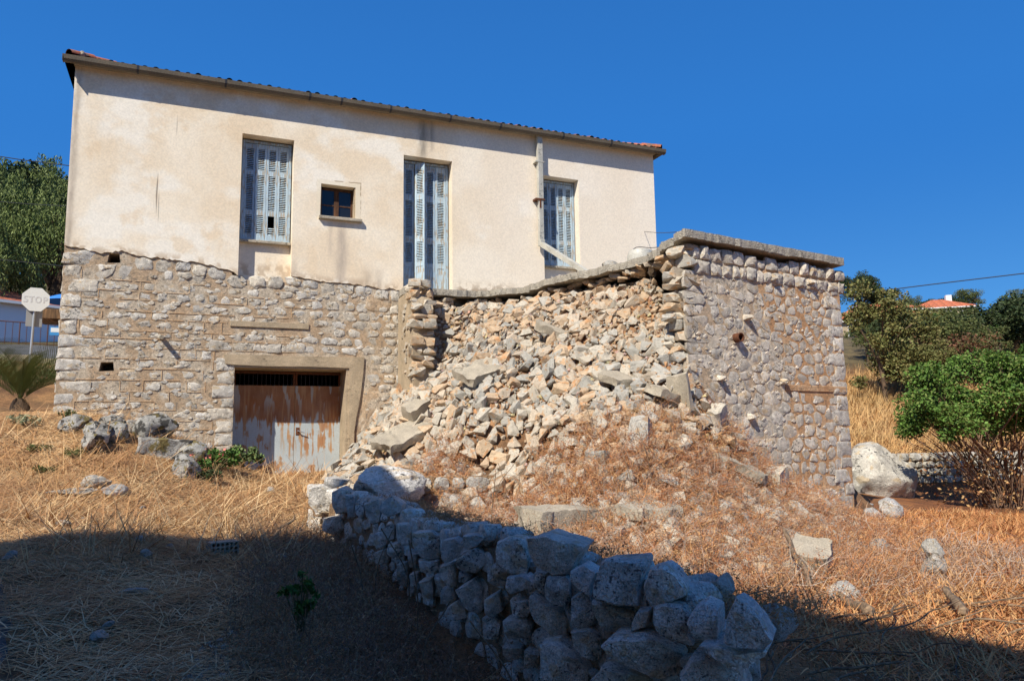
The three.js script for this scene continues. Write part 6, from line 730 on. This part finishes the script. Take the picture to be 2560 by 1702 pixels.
{ // stop sign, second plate, bus stop sign, railing, umbrella, side canopy
  const s = thing('stop_sign', 'faded octagonal stop sign on a grey pole', 'sign', [-3.83, 3.55, -7.0], 0.16);
  const oc = new THREE.Shape(); for (let i = 0; i < 8; i++) { const a = Math.PI / 8 + (i * Math.PI) / 4; oc[i ? 'lineTo' : 'moveTo'](0.33 * Math.cos(a), 0.33 * Math.sin(a)); } oc.closePath();
  const og = new THREE.ExtrudeGeometry(oc, { depth: 0.012, bevelEnabled: false }); og.translate(0.05, 1.8, 0.04); const face = mesh('sign_face', og, std({ color: lin(0.74, 0.75, 0.72), roughness: 0.5 }), s);
  const font = await new FontLoader().loadAsync('fonts/droid/droid_sans_bold.typeface.json'); const tg = new TextGeometry('STOP', { font, size: 0.165, depth: 0.004, curveSegments: 3 }); tg.computeBoundingBox(); const bb = tg.boundingBox; tg.translate(-(bb.max.x + bb.min.x) / 2 + 0.05, 1.72, 0.052); mesh('lettering', tg, std({ color: lin(0.6, 0.6, 0.6), roughness: 0.6 }), face);
  mesh('pole', bar(V(0, -0.4, 0), V(0.045, 2.0, 0), 0.03, 0.03, 10), M.steel, s); mesh('back_plate', cbox(-0.14, 0.22, 1.1, 1.54, -0.05, -0.035, 0.003), std({ color: lin(0.3, 0.3, 0.29), roughness: 0.6 }), s);
  const b = thing('bus_stop_sign', 'small blue and white street sign on a thin pole by the house corner', 'sign', [-4.0, 4.0, -11.9]); mesh('pole', bar(V(0.2, -0.3, 0), V(0.2, 1.35, 0), 0.025), M.steel, b); const pl = mesh('sign_face', cbox(-0.16, 0.3, 1.05, 1.32, 0.03, 0.05, 0.004), std({ color: lin(0.05, 0.28, 0.6), roughness: 0.5 }), b); mesh('white_panel', box(-0.13, 0.27, 1.15, 1.29, 0.05, 0.054), M.white, pl);
  const rl = thing('railing', 'rusty brown railing along the road in front of the white house', 'railing'); const a = V(-8.6, 5.75, -20.9), e = V(-2.6, 5.55, -20.9); const at = (t) => a.clone().lerp(e, t); mesh('top_rail', bar(at(0).add(V(0, 1, 0)), at(1).add(V(0, 1, 0)), 0.022), M.rustIron, rl); mesh('lower_rail', bar(at(0).add(V(0, 0.15, 0)), at(1).add(V(0, 0.15, 0)), 0.016), M.rustIron, rl); for (let i = 0; i <= 24; i++) mesh('post', bar(at(i / 24).add(V(0, -0.4, 0)), at(i / 24).add(V(0, 1, 0)), i % 4 ? 0.012 : 0.022), M.rustIron, rl);
  const u = thing('beach_umbrella', 'blue umbrella showing beside the left edge of the house', 'umbrella', [-3.6, 5.55, -11.8]); const sg = new THREE.SphereGeometry(0.95, 16, 6, 0, Math.PI * 2, 0, 1.0); sg.scale(1, 0.6, 1); sg.translate(0, 0.25, 0); mesh('canopy', sg, std({ color: lin(0.03, 0.2, 0.65), roughness: 0.7 }), u); mesh('pole', bar(V(0, -1.6, 0), V(0, 0.82, 0), 0.02), M.white, u);
  const cn = part('side_canopy', house); mesh('deck', cbox(-4.05, -2.22, 5.15, 5.42, -10.2, -8.9, 0.01), std({ map: T.bark, color: lin(0.62, 0.46, 0.3) }), cn); const tri = extrude([[-2.22, 5.14], [-3.7, 5.14], [-2.22, 4.1]], 1.0); tri.translate(0, 0, -10.0); mesh('bracket', boxUV(tri, 1), std({ map: T.bark, color: lin(0.6, 0.42, 0.26) }), cn);
}
{ // overhead wires and a pole
  const wire = (pts, r, label, g) => tag(mesh('overhead_wire', tube(pts, r, 20, 5), M.wire, scene), label, 'wire', g);
  wire([V(-16, 13.6, -18), V(-6, 12.75, -18.3), V(3, 12.7, -17)], 0.02, 'thick dark wire crossing the sky left of the house'); wire([V(-14, 10.4, -15), V(-5.3, 10.1, -15), V(2, 10.6, -14)], 0.012, 'thin wire in front of the pepper trees, upper of two'); wire([V(-14, 8.0, -13), V(-4.6, 7.55, -13), V(2, 7.3, -13)], 0.012, 'thin wire low in front of the pepper trees');
  const p = thing('utility_pole', 'utility pole with white insulator at the right edge of the picture', 'pole', [41.2, 5.2, -10.2]); mesh('shaft', bar(V(0, -1, 0), V(0, 5.2, 0), 0.11, 0.08, 8), M.steel, p); mesh('insulator', new THREE.SphereGeometry(0.16, 10, 8).translate(0, 5.25, 0), M.white, p);
  wire([V(41.2, 10.0, -10.2), V(38, 10.0, -16), V(34, 9.9, -24)], 0.03, 'dark power line running from the right edge pole to behind the wing'); wire([V(41.2, 8.1, -10.0), V(33, 7.3, -12), V(24, 7.6, -14)], 0.02, 'pale wire sagging in front of the hillside houses');
}
{ // the house across the lane behind the viewer, whose roof throws the shade over the foreground
  const h = thing('neighbour_house', 'plastered house across the lane that shades the foreground', 'house'), R = [[-3.8, 9.7], [-3.78, 13.2], [-2.25, 15.6], [-0.95, 18.9], [-6, 25], [-15, 22], [-15, 12.9], [-8.4, 11.55]], cx = -8, cz = 16.5, inset = R.map(([x, z]) => [lerp(x, cx, 0.05), lerp(z, cz, 0.05)]);
  const wl = extrude(inset.map(([x, z]) => [x, -z]), 9.2); wl.rotateX(-Math.PI / 2); wl.translate(0, -0.6, 0); mesh('wall', boxUV(wl, 2), std({ map: T.concrete, color: lin(1.1, 1.0, 0.85) }), h); const rf = extrude(R.map(([x, z]) => [x, -z]), 0.32); rf.rotateX(-Math.PI / 2); rf.translate(0, 8.68, 0); mesh('roof', boxUV(rf, 1), M.roofFar, h);
  const a = V(inset[2][0], 0, inset[2][1]), e = V(inset[3][0], 0, inset[3][1]), d = e.clone().sub(a).normalize(), n = V(d.z, 0, -d.x); for (const t of [0.8, 2.4]) for (const y of [1.6, 5.2]) { const w = mesh('window', box(-0.5, 0.5, y, y + 1.5, -0.04, 0.04).applyMatrix4(new THREE.Matrix4().makeBasis(d, V(0, 1, 0), n.clone().negate()).setPosition(a.clone().addScaledVector(d, t))), M.shutter, h); }
}
renderer.render(scene, camera);
